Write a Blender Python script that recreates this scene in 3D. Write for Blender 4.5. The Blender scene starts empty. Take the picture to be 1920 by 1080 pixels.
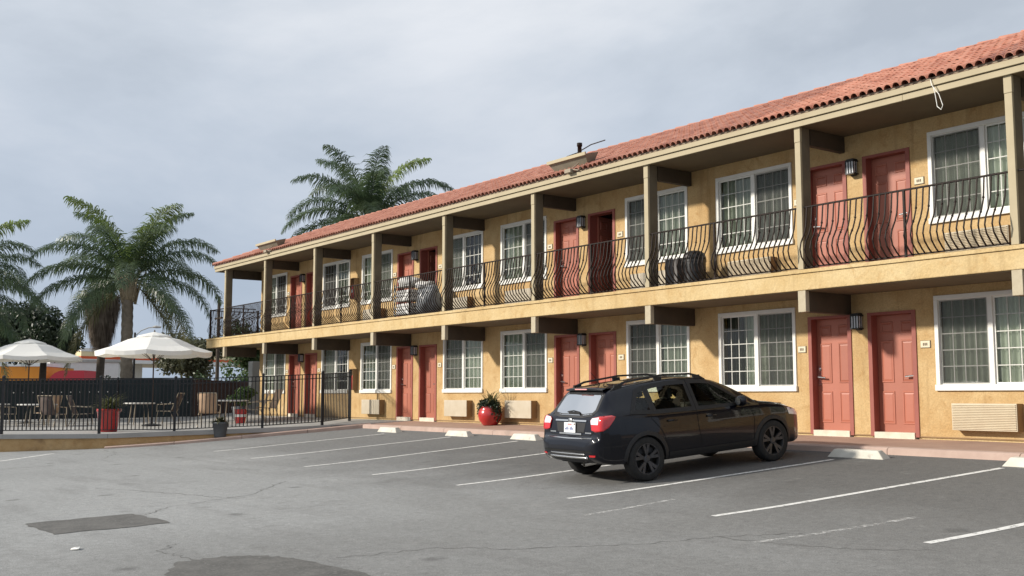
import bpy, bmesh, math, random
import numpy as np
from mathutils import Vector, Matrix, Quaternion
R = math.radians
random.seed(7)
scene = bpy.context.scene
COL = scene.collection

# ------------------------------------------------------------------ camera
cam_d = bpy.data.cameras.new('camera')
cam = bpy.data.objects.new('camera', cam_d)
COL.objects.link(cam)
scene.camera = cam
cam_d.sensor_width = 36.0
cam_d.lens = 37.5
cam_d.clip_start = 0.1
cam_d.clip_end = 3000
cam.location = (0.0, -15.845, 0.68)
_al, _ph = R(36.4548), R(5.767)
_f = Vector((-math.cos(_al) * math.cos(_ph), math.sin(_al) * math.cos(_ph), math.sin(_ph)))
cam.rotation_euler = _f.to_track_quat('-Z', 'Y').to_euler()

# ------------------------------------------------------------------ sun and sky
SUN_TRAVEL = Vector((0.56, 1.0, -0.54)).normalized()
sun_d = bpy.data.lights.new('sun', 'SUN')
sun_d.energy = 5.0
sun_d.angle = R(3.5)
sun_d.color = (1.0, 0.93, 0.82)
sun = bpy.data.objects.new('sun', sun_d)
COL.objects.link(sun)
sun.location = (-20, -40, 30)
sun.rotation_euler = SUN_TRAVEL.to_track_quat('-Z', 'Y').to_euler()
sdir = -SUN_TRAVEL
world = bpy.data.worlds.new('World')
scene.world = world
world.use_nodes = True
wn, wl = world.node_tree.nodes, world.node_tree.links
wn.clear()
w_out = wn.new('ShaderNodeOutputWorld')
w_bg = wn.new('ShaderNodeBackground')
w_bg.inputs['Strength'].default_value = 0.99
wl.new(w_bg.outputs[0], w_out.inputs[0])
sky = wn.new('ShaderNodeTexSky')
sky.sky_type = 'NISHITA'
sky.sun_disc = False
sky.sun_elevation = math.asin(sdir.z)
sky.sun_rotation = math.atan2(sdir.x, sdir.y)
sky.air_density = 1.0
sky.dust_density = 1.5
sk = wn.new('ShaderNodeVectorMath'); sk.operation = 'SCALE'
sk.inputs['Scale'].default_value = 0.07
wl.new(sky.outputs[0], sk.inputs[0])
tc = wn.new('ShaderNodeTexCoord')
sep = wn.new('ShaderNodeSeparateXYZ'); wl.new(tc.outputs['Generated'], sep.inputs[0])
zz = wn.new('ShaderNodeMath'); zz.operation = 'MAXIMUM'; zz.inputs[1].default_value = 0.0
wl.new(sep.outputs['Z'], zz.inputs[0])
za = wn.new('ShaderNodeMath'); za.operation = 'ADD'; za.inputs[1].default_value = 0.22
wl.new(zz.outputs[0], za.inputs[0])
dv = wn.new('ShaderNodeVectorMath'); dv.operation = 'DIVIDE'
cb = wn.new('ShaderNodeCombineXYZ')
for i in range(3):
    wl.new(za.outputs[0], cb.inputs[i])
wl.new(tc.outputs['Generated'], dv.inputs[0]); wl.new(cb.outputs[0], dv.inputs[1])
n1 = wn.new('ShaderNodeTexNoise'); n1.inputs['Scale'].default_value = 0.9
n1.inputs['Detail'].default_value = 8; n1.inputs['Roughness'].default_value = 0.55
n1.inputs['Distortion'].default_value = 0.35
mpg = wn.new('ShaderNodeMapping'); mpg.inputs['Location'].default_value = (7.7, -2.9, 3.3)
wl.new(dv.outputs[0], mpg.inputs[0]); wl.new(mpg.outputs[0], n1.inputs['Vector'])
cr = wn.new('ShaderNodeValToRGB')
cr.color_ramp.elements[0].position = 0.38; cr.color_ramp.elements[0].color = (0.52, 0.575, 0.65, 1)
cr.color_ramp.elements[1].position = 0.63; cr.color_ramp.elements[1].color = (0.86, 0.89, 0.94, 1)
e = cr.color_ramp.elements.new(0.5); e.color = (0.67, 0.725, 0.80, 1)
wl.new(n1.outputs[0], cr.inputs[0])
# cloud cover: thick overhead, thinner (bluer) towards the horizon
cov = wn.new('ShaderNodeMapRange'); cov.inputs[1].default_value = -0.02; cov.inputs[2].default_value = 0.32
cov.inputs[3].default_value = 0.85; cov.inputs[4].default_value = 0.95
wl.new(sep.outputs['Z'], cov.inputs[0])
mx = wn.new('ShaderNodeMix'); mx.data_type = 'RGBA'
wl.new(cov.outputs[0], mx.inputs['Factor'])
hz = wn.new('ShaderNodeMapRange'); hz.inputs[1].default_value = 0.0; hz.inputs[2].default_value = 0.36
hz.inputs[3].default_value = 0.95; hz.inputs[4].default_value = 0.0
wl.new(sep.outputs['Z'], hz.inputs[0])
mh = wn.new('ShaderNodeMix'); mh.data_type = 'RGBA'; mh.inputs['B'].default_value = (0.45, 0.545, 0.695, 1)
wl.new(hz.outputs[0], mh.inputs['Factor']); wl.new(cr.outputs[0], mh.inputs['A'])
wl.new(sk.outputs[0], mx.inputs['A']); wl.new(mh.outputs['Result'], mx.inputs['B'])
wl.new(mx.outputs['Result'], w_bg.inputs['Color'])

scene.view_settings.view_transform = 'Standard'
scene.view_settings.look = 'None'
scene.view_settings.exposure = 0.0
scene.view_settings.gamma = 1.0
scene.render.engine = 'CYCLES'
scene.cycles.max_bounces = 8
scene.cycles.transparent_max_bounces = 12

# ------------------------------------------------------------------ mesh helpers
class MB:
    def __init__(s):
        s.v, s.f = [], []
    def add(s, verts, faces):
        o = len(s.v)
        s.v += [tuple(p) for p in verts]
        s.f += [tuple(i + o for i in f) for f in faces]
    def box(s, x0, x1, y0, y1, z0, z1, m=None):
        vs = [Vector((x, y, z)) for z in (z0, z1) for y in (y0, y1) for x in (x0, x1)]
        if m is not None:
            vs = [m @ p for p in vs]
        s.add(vs, [(0, 2, 3, 1), (4, 5, 7, 6), (0, 1, 5, 4), (2, 6, 7, 3), (0, 4, 6, 2), (1, 3, 7, 5)])
        return s
    def quad(s, *p):
        s.add(p, [tuple(range(len(p)))])
        return s
    def tube(s, pts, r, n=6, caps=True):
        pts = [Vector(p) for p in pts]
        rs = r if isinstance(r, (list, tuple)) else [r] * len(pts)
        o = len(s.v)
        t0 = (pts[1] - pts[0]).normalized()
        a = Vector((0, 0, 1)) if abs(t0.z) < 0.9 else Vector((1, 0, 0))
        u = t0.cross(a).normalized()
        for i, p in enumerate(pts):
            if i == 0: t = t0
            elif i == len(pts) - 1: t = (pts[i] - pts[i - 1]).normalized()
            else: t = (pts[i + 1] - pts[i - 1]).normalized()
            u = (u - t * u.dot(t)).normalized()
            w = t.cross(u)
            for k in range(n):
                q = 2 * math.pi * (k + 0.5) / n
                s.v.append(tuple(p + (u * math.cos(q) + w * math.sin(q)) * rs[i]))
        for i in range(len(pts) - 1):
            for k in range(n):
                k2 = (k + 1) % n
                s.f.append((o + i * n + k, o + i * n + k2, o + (i + 1) * n + k2, o + (i + 1) * n + k))
        if caps:
            s.f.append(tuple(o + k for k in reversed(range(n))))
            e = o + (len(pts) - 1) * n
            s.f.append(tuple(e + k for k in range(n)))
        return s
    def lathe(s, prof, n=24, c=(0, 0, 0), axis='z', caps=True):
        o = len(s.v)
        for (r, h) in prof:
            for k in range(n):
                q = 2 * math.pi * k / n
                a, b = r * math.cos(q), r * math.sin(q)
                p = (a, b, h) if axis == 'z' else ((a, h, b) if axis == 'y' else (h, a, b))
                s.v.append((p[0] + c[0], p[1] + c[1], p[2] + c[2]))
        for i in range(len(prof) - 1):
            for k in range(n):
                k2 = (k + 1) % n
                s.f.append((o + i * n + k, o + i * n + k2, o + (i + 1) * n + k2, o + (i + 1) * n + k))
        if caps:
            s.f.append(tuple(o + k for k in reversed(range(n))))
            e = o + (len(prof) - 1) * n
            s.f.append(tuple(e + k for k in range(n)))
        return s
    def mesh(s, name, mat=None, smooth=False):
        me = bpy.data.meshes.new(name)
        me.from_pydata(s.v, [], s.f)
        bm = bmesh.new(); bm.from_mesh(me)
        bmesh.ops.recalc_face_normals(bm, faces=bm.faces)
        bm.to_mesh(me); bm.free()
        if mat: me.materials.append(mat)
        if smooth:
            me.polygons.foreach_set('use_smooth', [True] * len(me.polygons))
        me.update()
        return me
    def build(s, name, mat, parent=None, smooth=False, loc=(0, 0, 0), bevel=0, seg=2):
        return inst(name, s.mesh(name, mat, smooth), parent, loc, bevel=bevel, seg=seg)

def inst(name, me, parent=None, loc=(0, 0, 0), rot=(0, 0, 0), scale=(1, 1, 1), bevel=0, seg=2):
    o = bpy.data.objects.new(name, me)
    COL.objects.link(o)
    o.location, o.rotation_euler, o.scale = loc, rot, scale
    o.parent = parent
    if bevel:
        b = o.modifiers.new('bevel', 'BEVEL'); b.width = bevel; b.segments = seg; b.limit_method = 'ANGLE'
    return o

def sharp_smooth(o, ang=35):
    me = o.data
    bm = bmesh.new(); bm.from_mesh(me)
    for f in bm.faces: f.smooth = True
    for e in bm.edges:
        if len(e.link_faces) == 2 and e.calc_face_angle(0) > R(ang): e.smooth = False
    bm.to_mesh(me); bm.free()
    return o

def tag(o, label=None, cat=None, group=None, kind=None):
    if label: o['label'] = label
    if cat: o['category'] = cat
    if group: o['group'] = group
    if kind: o['kind'] = kind
    return o

def thing(name, loc, label, cat, group=None, rz=0):
    o = bpy.data.objects.new(name, None)
    COL.objects.link(o)
    o.location = loc; o.rotation_euler = (0, 0, rz); o.empty_display_size = 0.2
    return tag(o, label, cat, group)

def copy_tree(o, parent=None):
    c = o.copy(); COL.objects.link(c); c.parent = parent
    for ch in list(o.children):
        copy_tree(ch, c)
    return c

# ------------------------------------------------------------------ materials
def nodes(name):
    m = bpy.data.materials.new(name); m.use_nodes = True
    nt = m.node_tree
    return m, nt, nt.nodes['Principled BSDF'], nt.nodes, nt.links

def pmat(name, c1, c2=None, rough=0.7, metal=0.0, scale=3.0, detail=6, bump=0.0, bscale=60.0, spec=0.5,
         lo=0.35, hi=0.65, coat=0.0, rnd=0.0, c3=None, s3=0.6, lo3=0.5, hi3=0.7, trans=0.0, bdist=0.01):
    m, nt, b, N, L = nodes(name)
    b.inputs['Roughness'].default_value = rough
    b.inputs['Metallic'].default_value = metal
    b.inputs['Specular IOR Level'].default_value = spec
    b.inputs['Coat Weight'].default_value = coat
    b.inputs['Coat Roughness'].default_value = 0.03
    t = N.new('ShaderNodeTexCoord')
    if c2 is None:
        b.inputs['Base Color'].default_value = (*c1, 1)
        last = None
    else:
        n = N.new('ShaderNodeTexNoise'); n.inputs['Scale'].default_value = scale
        n.inputs['Detail'].default_value = detail; n.inputs['Roughness'].default_value = 0.62
        L.new(t.outputs['Object'], n.inputs['Vector'])
        mr = N.new('ShaderNodeMapRange'); mr.inputs[1].default_value = lo; mr.inputs[2].default_value = hi
        L.new(n.outputs[0], mr.inputs[0])
        mix = N.new('ShaderNodeMix'); mix.data_type = 'RGBA'
        mix.inputs['A'].default_value = (*c1, 1); mix.inputs['B'].default_value = (*c2, 1)
        L.new(mr.outputs[0], mix.inputs['Factor'])
        last = mix.outputs['Result']
        if c3 is not None:
            n3 = N.new('ShaderNodeTexNoise'); n3.inputs['Scale'].default_value = s3
            n3.inputs['Detail'].default_value = 8; n3.inputs['Roughness'].default_value = 0.65
            L.new(t.outputs['Object'], n3.inputs['Vector'])
            m3 = N.new('ShaderNodeMapRange'); m3.inputs[1].default_value = lo3; m3.inputs[2].default_value = hi3
            L.new(n3.outputs[0], m3.inputs[0])
            mx3 = N.new('ShaderNodeMix'); mx3.data_type = 'RGBA'
            mx3.inputs['B'].default_value = (*c3, 1)
            L.new(m3.outputs[0], mx3.inputs['Factor']); L.new(last, mx3.inputs['A'])
            last = mx3.outputs['Result']
        if rnd:
            oi = N.new('ShaderNodeObjectInfo'); mv = N.new('ShaderNodeMapRange')
            mv.inputs[3].default_value = 1 - rnd; mv.inputs[4].default_value = 1 + rnd
            L.new(oi.outputs['Random'], mv.inputs[0])
            sc_ = N.new('ShaderNodeVectorMath'); sc_.operation = 'SCALE'
            L.new(last, sc_.inputs[0]); L.new(mv.outputs[0], sc_.inputs['Scale']); last = sc_.outputs[0]
        L.new(last, b.inputs['Base Color'])
    if bump:
        nb = N.new('ShaderNodeTexNoise'); nb.inputs['Scale'].default_value = bscale
        nb.inputs['Detail'].default_value = 5
        L.new(t.outputs['Object'], nb.inputs['Vector'])
        bp = N.new('ShaderNodeBump'); bp.inputs['Strength'].default_value = bump
        bp.inputs['Distance'].default_value = bdist
        L.new(nb.outputs[0], bp.inputs['Height']); L.new(bp.outputs[0], b.inputs['Normal'])
    return m

def glassmat(name, tint=(1, 1, 1), ior=1.55, rough=0.0):
    m, nt, b, N, L = nodes(name)
    out = N['Material Output']
    g = N.new('ShaderNodeBsdfGlossy'); g.inputs['Roughness'].default_value = rough
    tr = N.new('ShaderNodeBsdfTransparent'); tr.inputs['Color'].default_value = (*tint, 1)
    fr = N.new('ShaderNodeFresnel'); fr.inputs['IOR'].default_value = ior
    mx = N.new('ShaderNodeMixShader')
    L.new(fr.outputs[0], mx.inputs[0]); L.new(tr.outputs[0], mx.inputs[1]); L.new(g.outputs[0], mx.inputs[2])
    L.new(mx.outputs[0], out.inputs['Surface'])
    return m

def leafmat(name, c1, c2, scale=2.0, rough=0.5, tl=0.25):
    m, nt, b, N, L = nodes(name)
    b.inputs['Roughness'].default_value = rough
    t = N.new('ShaderNodeTexCoord')
    n = N.new('ShaderNodeTexNoise'); n.inputs['Scale'].default_value = scale; n.inputs['Detail'].default_value = 4
    L.new(t.outputs['Object'], n.inputs['Vector'])
    mr = N.new('ShaderNodeMapRange'); mr.inputs[1].default_value = 0.35; mr.inputs[2].default_value = 0.65
    L.new(n.outputs[0], mr.inputs[0])
    mix = N.new('ShaderNodeMix'); mix.data_type = 'RGBA'
    mix.inputs['A'].default_value = (*c1, 1); mix.inputs['B'].default_value = (*c2, 1)
    L.new(mr.outputs[0], mix.inputs['Factor'])
    L.new(mix.outputs['Result'], b.inputs['Base Color'])
    tr = N.new('ShaderNodeBsdfTranslucent'); L.new(mix.outputs['Result'], tr.inputs['Color'])
    ms = N.new('ShaderNodeMixShader'); ms.inputs[0].default_value = tl
    L.new(b.outputs[0], ms.inputs[1]); L.new(tr.outputs[0], ms.inputs[2])
    L.new(ms.outputs[0], N['Material Output'].inputs['Surface'])
    return m

M = {}
def stucco_mat(name, c1, c2, c3, streak=0.75, grain=0.16):
    m, nt, b, N, L = nodes(name)
    b.inputs['Roughness'].default_value = 0.92; b.inputs['Specular IOR Level'].default_value = 0.15
    t = N.new('ShaderNodeTexCoord')
    def noise(sc, d=8, r=0.62, vec=None, dist=0.0):
        n = N.new('ShaderNodeTexNoise'); n.inputs['Scale'].default_value = sc; n.inputs['Detail'].default_value = d
        n.inputs['Roughness'].default_value = r; n.inputs['Distortion'].default_value = dist
        L.new(vec or t.outputs['Object'], n.inputs['Vector']); return n.outputs[0]
    def mr(x, a, bb, c=0, d=1):
        k = N.new('ShaderNodeMapRange'); k.inputs[1].default_value = a; k.inputs[2].default_value = bb
        k.inputs[3].default_value = c; k.inputs[4].default_value = d; L.new(x, k.inputs[0]); return k.outputs[0]
    def mixc(f, a, bcol):
        k = N.new('ShaderNodeMix'); k.data_type = 'RGBA'; L.new(f, k.inputs['Factor'])
        for nm, v in (('A', a), ('B', bcol)):
            if isinstance(v, tuple): k.inputs[nm].default_value = (*v, 1)
            else: L.new(v, k.inputs[nm])
        return k.outputs['Result']
    c = mixc(mr(noise(1.6), 0.36, 0.64), c1, c2)
    c = mixc(mr(noise(3.6, 9, 0.7, dist=0.7), 0.53, 0.68, 0, 0.6), c, c3)          # trowel marks and old touch-ups
    c = mixc(mr(noise(0.35, 5), 0.5, 0.7, 0, 0.4), c, c3)
    mp_ = N.new('ShaderNodeMapping'); mp_.inputs['Scale'].default_value = (5.0, 5.0, 0.30); L.new(t.outputs['Object'], mp_.inputs[0])
    c = mixc(mr(noise(1.0, 6, 0.6, mp_.outputs[0]), 0.56, 0.78, 0, streak), c, tuple(v * 0.62 for v in c3))   # rain streaks
    g = mr(noise(34, 4, 0.7), 0.3, 0.7, 1 - grain, 1 + grain)
    k = N.new('ShaderNodeVectorMath'); k.operation = 'SCALE'; L.new(c, k.inputs[0]); L.new(g, k.inputs['Scale'])
    L.new(k.outputs[0], b.inputs['Base Color'])
    bp = N.new('ShaderNodeBump'); bp.inputs['Strength'].default_value = 0.75; bp.inputs['Distance'].default_value = 0.014
    L.new(noise(26, 6, 0.65), bp.inputs['Height']); L.new(bp.outputs[0], b.inputs['Normal'])
    return m
M['stucco'] = stucco_mat('stucco', (0.48, 0.315, 0.145), (0.58, 0.42, 0.22), (0.37, 0.215, 0.085), streak=0.55)
M['stucco_pale'] = stucco_mat('stucco_pale', (0.53, 0.385, 0.19), (0.60, 0.465, 0.26), (0.44, 0.285, 0.125), streak=0.5, grain=.12)
M['trim'] = pmat('beige_trim', (0.39, 0.33, 0.215), (0.44, 0.375, 0.25), rough=0.75, scale=1.5, c3=(0.36, 0.29, 0.18), s3=2.5,
                 lo3=0.58, hi3=0.85, bump=0.1, bscale=20)
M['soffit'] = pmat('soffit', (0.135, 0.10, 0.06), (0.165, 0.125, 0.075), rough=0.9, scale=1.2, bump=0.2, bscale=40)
M['beam'] = pmat('brown_beam', (0.055, 0.04, 0.027), (0.078, 0.058, 0.038), rough=0.85, scale=2.0, bump=0.2, bscale=30)
M['bracket'] = pmat('pale_bracket', (0.47, 0.41, 0.30), (0.40, 0.34, 0.24), rough=0.9, scale=6, detail=9, bump=.3, bscale=40)
M['postshade'] = pmat('shaded_post', (0.13, 0.105, 0.07), (0.17, 0.14, 0.095), rough=0.85, scale=2.0)  # shade on the post sides, put into a browner colour
M['tile'] = pmat('clay_tile', (0.475, 0.21, 0.145), (0.40, 0.165, 0.11), rnd=.1, rough=0.85, scale=1.6, detail=8, bump=0.25, bscale=25,
                 c3=(0.50, 0.27, 0.21), s3=4.0, lo3=0.5, hi3=0.75)
M['tile_b'] = pmat('clay_tile_dark', (0.40, 0.16, 0.11), (0.33, 0.128, 0.088), rnd=.1, rough=0.8, scale=2.3, detail=8, bump=0.25, bscale=25,
                   c3=(0.46, 0.23, 0.17), s3=4.0, lo3=0.52, hi3=0.78)
M['tile_c'] = pmat('clay_tile_pale', (0.52, 0.255, 0.185), (0.45, 0.20, 0.138), rnd=.1, rough=0.82, scale=2.0, detail=8, bump=0.25, bscale=25,
                   c3=(0.36, 0.12, 0.08), s3=3.0, lo3=0.58, hi3=0.8)
M['underlay'] = pmat('roof_underlay', (0.26, 0.095, 0.065), (0.20, 0.075, 0.05), rough=0.95)
M['mortar'] = pmat('eave_mortar', (0.30, 0.25, 0.19), (0.38, 0.32, 0.24), rough=0.95, scale=12)
M['white'] = pmat('white_vinyl', (0.80, 0.79, 0.75), (0.74, 0.73, 0.68), rough=0.45, scale=2.5)
M['door'] = pmat('red_door', (0.37, 0.118, 0.072), (0.41, 0.14, 0.09), rnd=.09, c3=(.31, .10, .075), s3=5., lo3=.58, hi3=.8, rough=0.5, scale=1.3, bump=0.05, bscale=15)
M['doorframe'] = pmat('red_door_frame', (0.27, 0.072, 0.052), (0.31, 0.09, 0.066), rough=0.6, scale=2)
M['chrome'] = pmat('satin_metal', (0.75, 0.74, 0.72), rough=0.22, metal=1.0)
M['sill'] = pmat('threshold', (0.72, 0.66, 0.54), (0.60, 0.53, 0.42), rough=0.7, scale=5)
M['curtain'] = pmat('sheer_curtain', (0.68, 0.71, 0.61), (0.54, 0.57, 0.48), rnd=.3, rough=0.9, scale=2.0)
M['drape'] = pmat('dark_drape', (0.13, 0.14, 0.11), (0.09, 0.10, 0.08), rough=0.9)
M['glass'] = glassmat('window_glass', (0.90, 0.94, 0.90), 1.62)
M['muntin'] = pmat('muntin', (0.60, 0.60, 0.56), (0.52, 0.52, 0.48), rough=0.5, scale=3)
def screen_mat():
    m, nt, b, N, L = nodes('insect_screen')
    b.inputs['Base Color'].default_value = (0.05, 0.05, 0.048, 1); b.inputs['Roughness'].default_value = 0.8
    tr = N.new('ShaderNodeBsdfTransparent'); ms = N.new('ShaderNodeMixShader'); ms.inputs[0].default_value = 0.42
    L.new(tr.outputs[0], ms.inputs[1]); L.new(b.outputs[0], ms.inputs[2]); L.new(ms.outputs[0], N['Material Output'].inputs['Surface'])
    return m
M['screenmesh'] = screen_mat()
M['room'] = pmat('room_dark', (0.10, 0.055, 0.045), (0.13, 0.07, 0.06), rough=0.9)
M['iron'] = pmat('wrought_iron', (0.010, 0.007, 0.006), (0.026, 0.014, 0.010), rough=0.65, scale=9, spec=.25)
M['deck'] = pmat('bounce_cut_dark', (0.085, 0.07, 0.055), (0.12, 0.10, 0.08), rough=0.9, scale=1.5, detail=8)
M['iron_black'] = pmat('black_iron', (0.012, 0.012, 0.013), (0.022, 0.022, 0.024), rough=0.45, metal=0.2, scale=6)
M['ac'] = pmat('ac_beige', (0.60, 0.52, 0.38), (0.55, 0.46, 0.33), rough=0.6, scale=3)
M['ac_side'] = pmat('ac_brown', (0.30, 0.19, 0.09), (0.25, 0.15, 0.07), rough=0.7)
M['ac_white'] = pmat('ac_pale', (0.54, 0.475, 0.37), (0.48, 0.41, 0.30), rough=0.55, scale=3)
M['lantern_glass'] = pmat('lantern_glass', (0.72, 0.74, 0.76), (0.65, 0.68, 0.72), rough=0.25, scale=8)
M['plaque'] = pmat('plaque', (0.70, 0.64, 0.48), (0.64, 0.57, 0.42), rough=0.6)
M['ink'] = pmat('ink', (0.16, 0.12, 0.08), rough=0.8)
M['red_paint'] = pmat('red_enamel', (0.50, 0.02, 0.02), (0.42, 0.015, 0.015), rough=0.3)
M['concrete'] = pmat('concrete', (0.38, 0.37, 0.355), (0.30, 0.295, 0.28), rough=0.9, scale=1.2, detail=9, bump=0.15, bscale=50,
                     c3=(0.30, 0.29, 0.275), s3=0.8, lo3=0.55, hi3=0.8)
M['stop'] = pmat('painted_concrete', (0.66, 0.63, 0.56), (0.56, 0.53, 0.46), rough=0.85, scale=6, detail=9, bump=0.3, bscale=35,
                 c3=(0.34, 0.31, 0.27), s3=5.0, lo3=0.6, hi3=0.78)
M['walk'] = pmat('walkway', (0.40, 0.265, 0.20), (0.34, 0.215, 0.165), rough=0.9, scale=1.6, detail=9, bump=0.15, bscale=45,
                 c3=(0.28, 0.19, 0.15), s3=0.9, lo3=0.55, hi3=0.8)
M['curb'] = pmat('curb', (0.50, 0.37, 0.31), (0.42, 0.30, 0.25), rough=0.9, scale=2.5, detail=9, bump=0.2, bscale=40,
                 c3=(0.30, 0.23, 0.19), s3=2.2, lo3=0.56, hi3=0.75)
M['tan_wall'] = pmat('tan_stucco_wall', (0.40, 0.25, 0.11), (0.50, 0.34, 0.17), rough=0.95, scale=3, detail=9, bump=0.8, bscale=12,
                     c3=(0.26, 0.16, 0.08), s3=2.5, lo3=0.55, hi3=0.75, bdist=0.03)
M['ground'] = pmat('dry_ground', (0.22, 0.19, 0.14), (0.16, 0.14, 0.10), rough=1.0, scale=0.3)

def asphalt_mat():
    m, nt, b, N, L = nodes('asphalt')
    b.inputs['Roughness'].default_value = 0.92
    b.inputs['Specular IOR Level'].default_value = 0.25
    t = N.new('ShaderNodeTexCoord')
    def noise(s, d=8, r=0.6, dist=0.0):
        n = N.new('ShaderNodeTexNoise'); n.inputs['Scale'].default_value = s; n.inputs['Detail'].default_value = d
        n.inputs['Roughness'].default_value = r; n.inputs['Distortion'].default_value = dist
        L.new(t.outputs['Object'], n.inputs['Vector']); return n.outputs[0]
    def mr(x, a, bb, c=0, d=1):
        k = N.new('ShaderNodeMapRange'); k.inputs[1].default_value = a; k.inputs[2].default_value = bb
        k.inputs[3].default_value = c; k.inputs[4].default_value = d
        L.new(x, k.inputs[0]); return k.outputs[0]
    def mixc(f, a, bcol):
        k = N.new('ShaderNodeMix'); k.data_type = 'RGBA'
        L.new(f, k.inputs['Factor'])
        for nm, v in (('A', a), ('B', bcol)):
            if isinstance(v, tuple): k.inputs[nm].default_value = (*v, 1)
            else: L.new(v, k.inputs[nm])
        return k.outputs['Result']
    # weathered grey, broad bleached and dark areas
    c = mixc(mr(noise(0.22, 6), 0.35, 0.65), (0.268, 0.272, 0.268), (0.308, 0.312, 0.308))
    # travel and oil staining along the parking row (worn colour of the surface itself)
    s = N.new('ShaderNodeSeparateXYZ'); L.new(t.outputs['Object'], s.inputs[0])
    ad = N.new('ShaderNodeMath'); ad.operation = 'MULTIPLY_ADD'
    L.new(noise(0.5, 6, 0.6, 0.5), ad.inputs[0]); ad.inputs[1].default_value = 5.0
    L.new(s.outputs['Y'], ad.inputs[2])
    row = mr(ad.outputs[0], -5.6, -1.8)
    xr = mr(s.outputs['X'], -26.0, -13.0, 0.45, 1.0)
    mu = N.new('ShaderNodeMath'); mu.operation = 'MULTIPLY'; L.new(row, mu.inputs[0]); L.new(xr, mu.inputs[1])
    c = mixc(mu.outputs[0], c, (0.112, 0.111, 0.109))
    ad2 = N.new('ShaderNodeMath'); ad2.operation = 'MULTIPLY_ADD'
    L.new(noise(0.3, 7, 0.6, 0.6), ad2.inputs[0]); ad2.inputs[1].default_value = 9.0; L.new(s.outputs['X'], ad2.inputs[2])
    c = mixc(mr(ad2.outputs[0], -9.5, -1.0, 0, 0.75), c, (0.165, 0.162, 0.154))
    st = mr(noise(0.9, 9, 0.7, 0.8), 0.58, 0.74, 0, 0.5)
    c = mixc(st, c, (0.13, 0.127, 0.122))
    st2 = mr(noise(2.3, 9, 0.7), 0.60, 0.72, 0, 0.35)
    c = mixc(st2, c, (0.30, 0.295, 0.28))
    # streaks stretched along the facade
    mp = N.new('ShaderNodeMapping'); mp.inputs['Scale'].default_value = (0.25, 1.6, 1.0)
    mp.inputs['Rotation'].default_value = (0, 0, R(-30))
    L.new(t.outputs['Object'], mp.inputs[0])
    ns = N.new('ShaderNodeTexNoise'); ns.inputs['Scale'].default_value = 1.2; ns.inputs['Detail'].default_value = 8
    L.new(mp.outputs[0], ns.inputs['Vector'])
    c = mixc(mr(ns.outputs[0], 0.52, 0.75, 0, 0.4), c, (0.155, 0.152, 0.147))
    # oil drips in the bays and tyre-polished flecks
    vo = N.new('ShaderNodeTexVoronoi'); vo.inputs['Scale'].default_value = 0.9; vo.inputs['Randomness'].default_value = 1.0
    L.new(t.outputs['Object'], vo.inputs['Vector'])
    dn = N.new('ShaderNodeMath'); dn.operation = 'MULTIPLY_ADD'; L.new(noise(7, 6), dn.inputs[0]); dn.inputs[1].default_value = 0.22
    L.new(vo.outputs['Distance'], dn.inputs[2])
    c = mixc(mr(dn.outputs[0], 0.15, 0.25, 0.55, 0), c, (0.09, 0.088, 0.085))
    md = mr(noise(11, 7, 0.7), 0.32, 0.68, 0.86, 1.14)
    kk_ = N.new('ShaderNodeVectorMath'); kk_.operation = 'SCALE'; L.new(c, kk_.inputs[0]); L.new(md, kk_.inputs['Scale']); c = kk_.outputs[0]
    # aggregate speckle
    sp = mr(noise(85, 3, 0.6), 0.33, 0.68, 0.70, 1.30)
    k = N.new('ShaderNodeVectorMath'); k.operation = 'SCALE'; L.new(c, k.inputs[0]); L.new(sp, k.inputs['Scale'])
    L.new(k.outputs[0], b.inputs['Base Color'])
    bp = N.new('ShaderNodeBump'); bp.inputs['Strength'].default_value = 0.5; bp.inputs['Distance'].default_value = 0.008
    L.new(noise(90, 4), bp.inputs['Height']); L.new(bp.outputs[0], b.inputs['Normal'])
    return m
M['asphalt'] = asphalt_mat()
M['patch'] = pmat('asphalt_patch', (0.082, 0.080, 0.075), (0.125, 0.121, 0.113), rough=0.92, scale=3.5, detail=9, bump=0.5, bscale=80,
                  c3=(0.17, 0.165, 0.155), s3=30, lo3=0.5, hi3=0.7)
M['crack'] = pmat('crack', (0.08, 0.078, 0.074), (0.16, 0.157, 0.15), rough=1.0, scale=20)

def paint_mat():
    # worn line paint: a transparent hole pattern lets the asphalt show through
    m, nt, b, N, L = nodes('worn_paint')
    b.inputs['Base Color'].default_value = (0.76, 0.75, 0.72, 1); b.inputs['Roughness'].default_value = 0.8
    t = N.new('ShaderNodeTexCoord')
    n = N.new('ShaderNodeTexNoise'); n.inputs['Scale'].default_value = 14; n.inputs['Detail'].default_value = 10
    n.inputs['Roughness'].default_value = 0.75
    L.new(t.outputs['Object'], n.inputs['Vector'])
    k = N.new('ShaderNodeMapRange'); k.inputs[1].default_value = 0.37; k.inputs[2].default_value = 0.48
    k.inputs[3].default_value = 0.25; k.inputs[4].default_value = 0.95
    L.new(n.outputs[0], k.inputs[0]); L.new(k.outputs[0], b.inputs['Alpha'])
    return m
M['paint'] = paint_mat()
def faint_paint():
    m = paint_mat(); m.name = 'faint_paint'
    k = [n for n in m.node_tree.nodes if n.type == 'MAP_RANGE'][0]
    k.inputs[1].default_value = 0.45; k.inputs[2].default_value = 0.62
    k.inputs[3].default_value = 0.0; k.inputs[4].default_value = 0.65
    return m
M['paint_faint'] = faint_paint()

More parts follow.
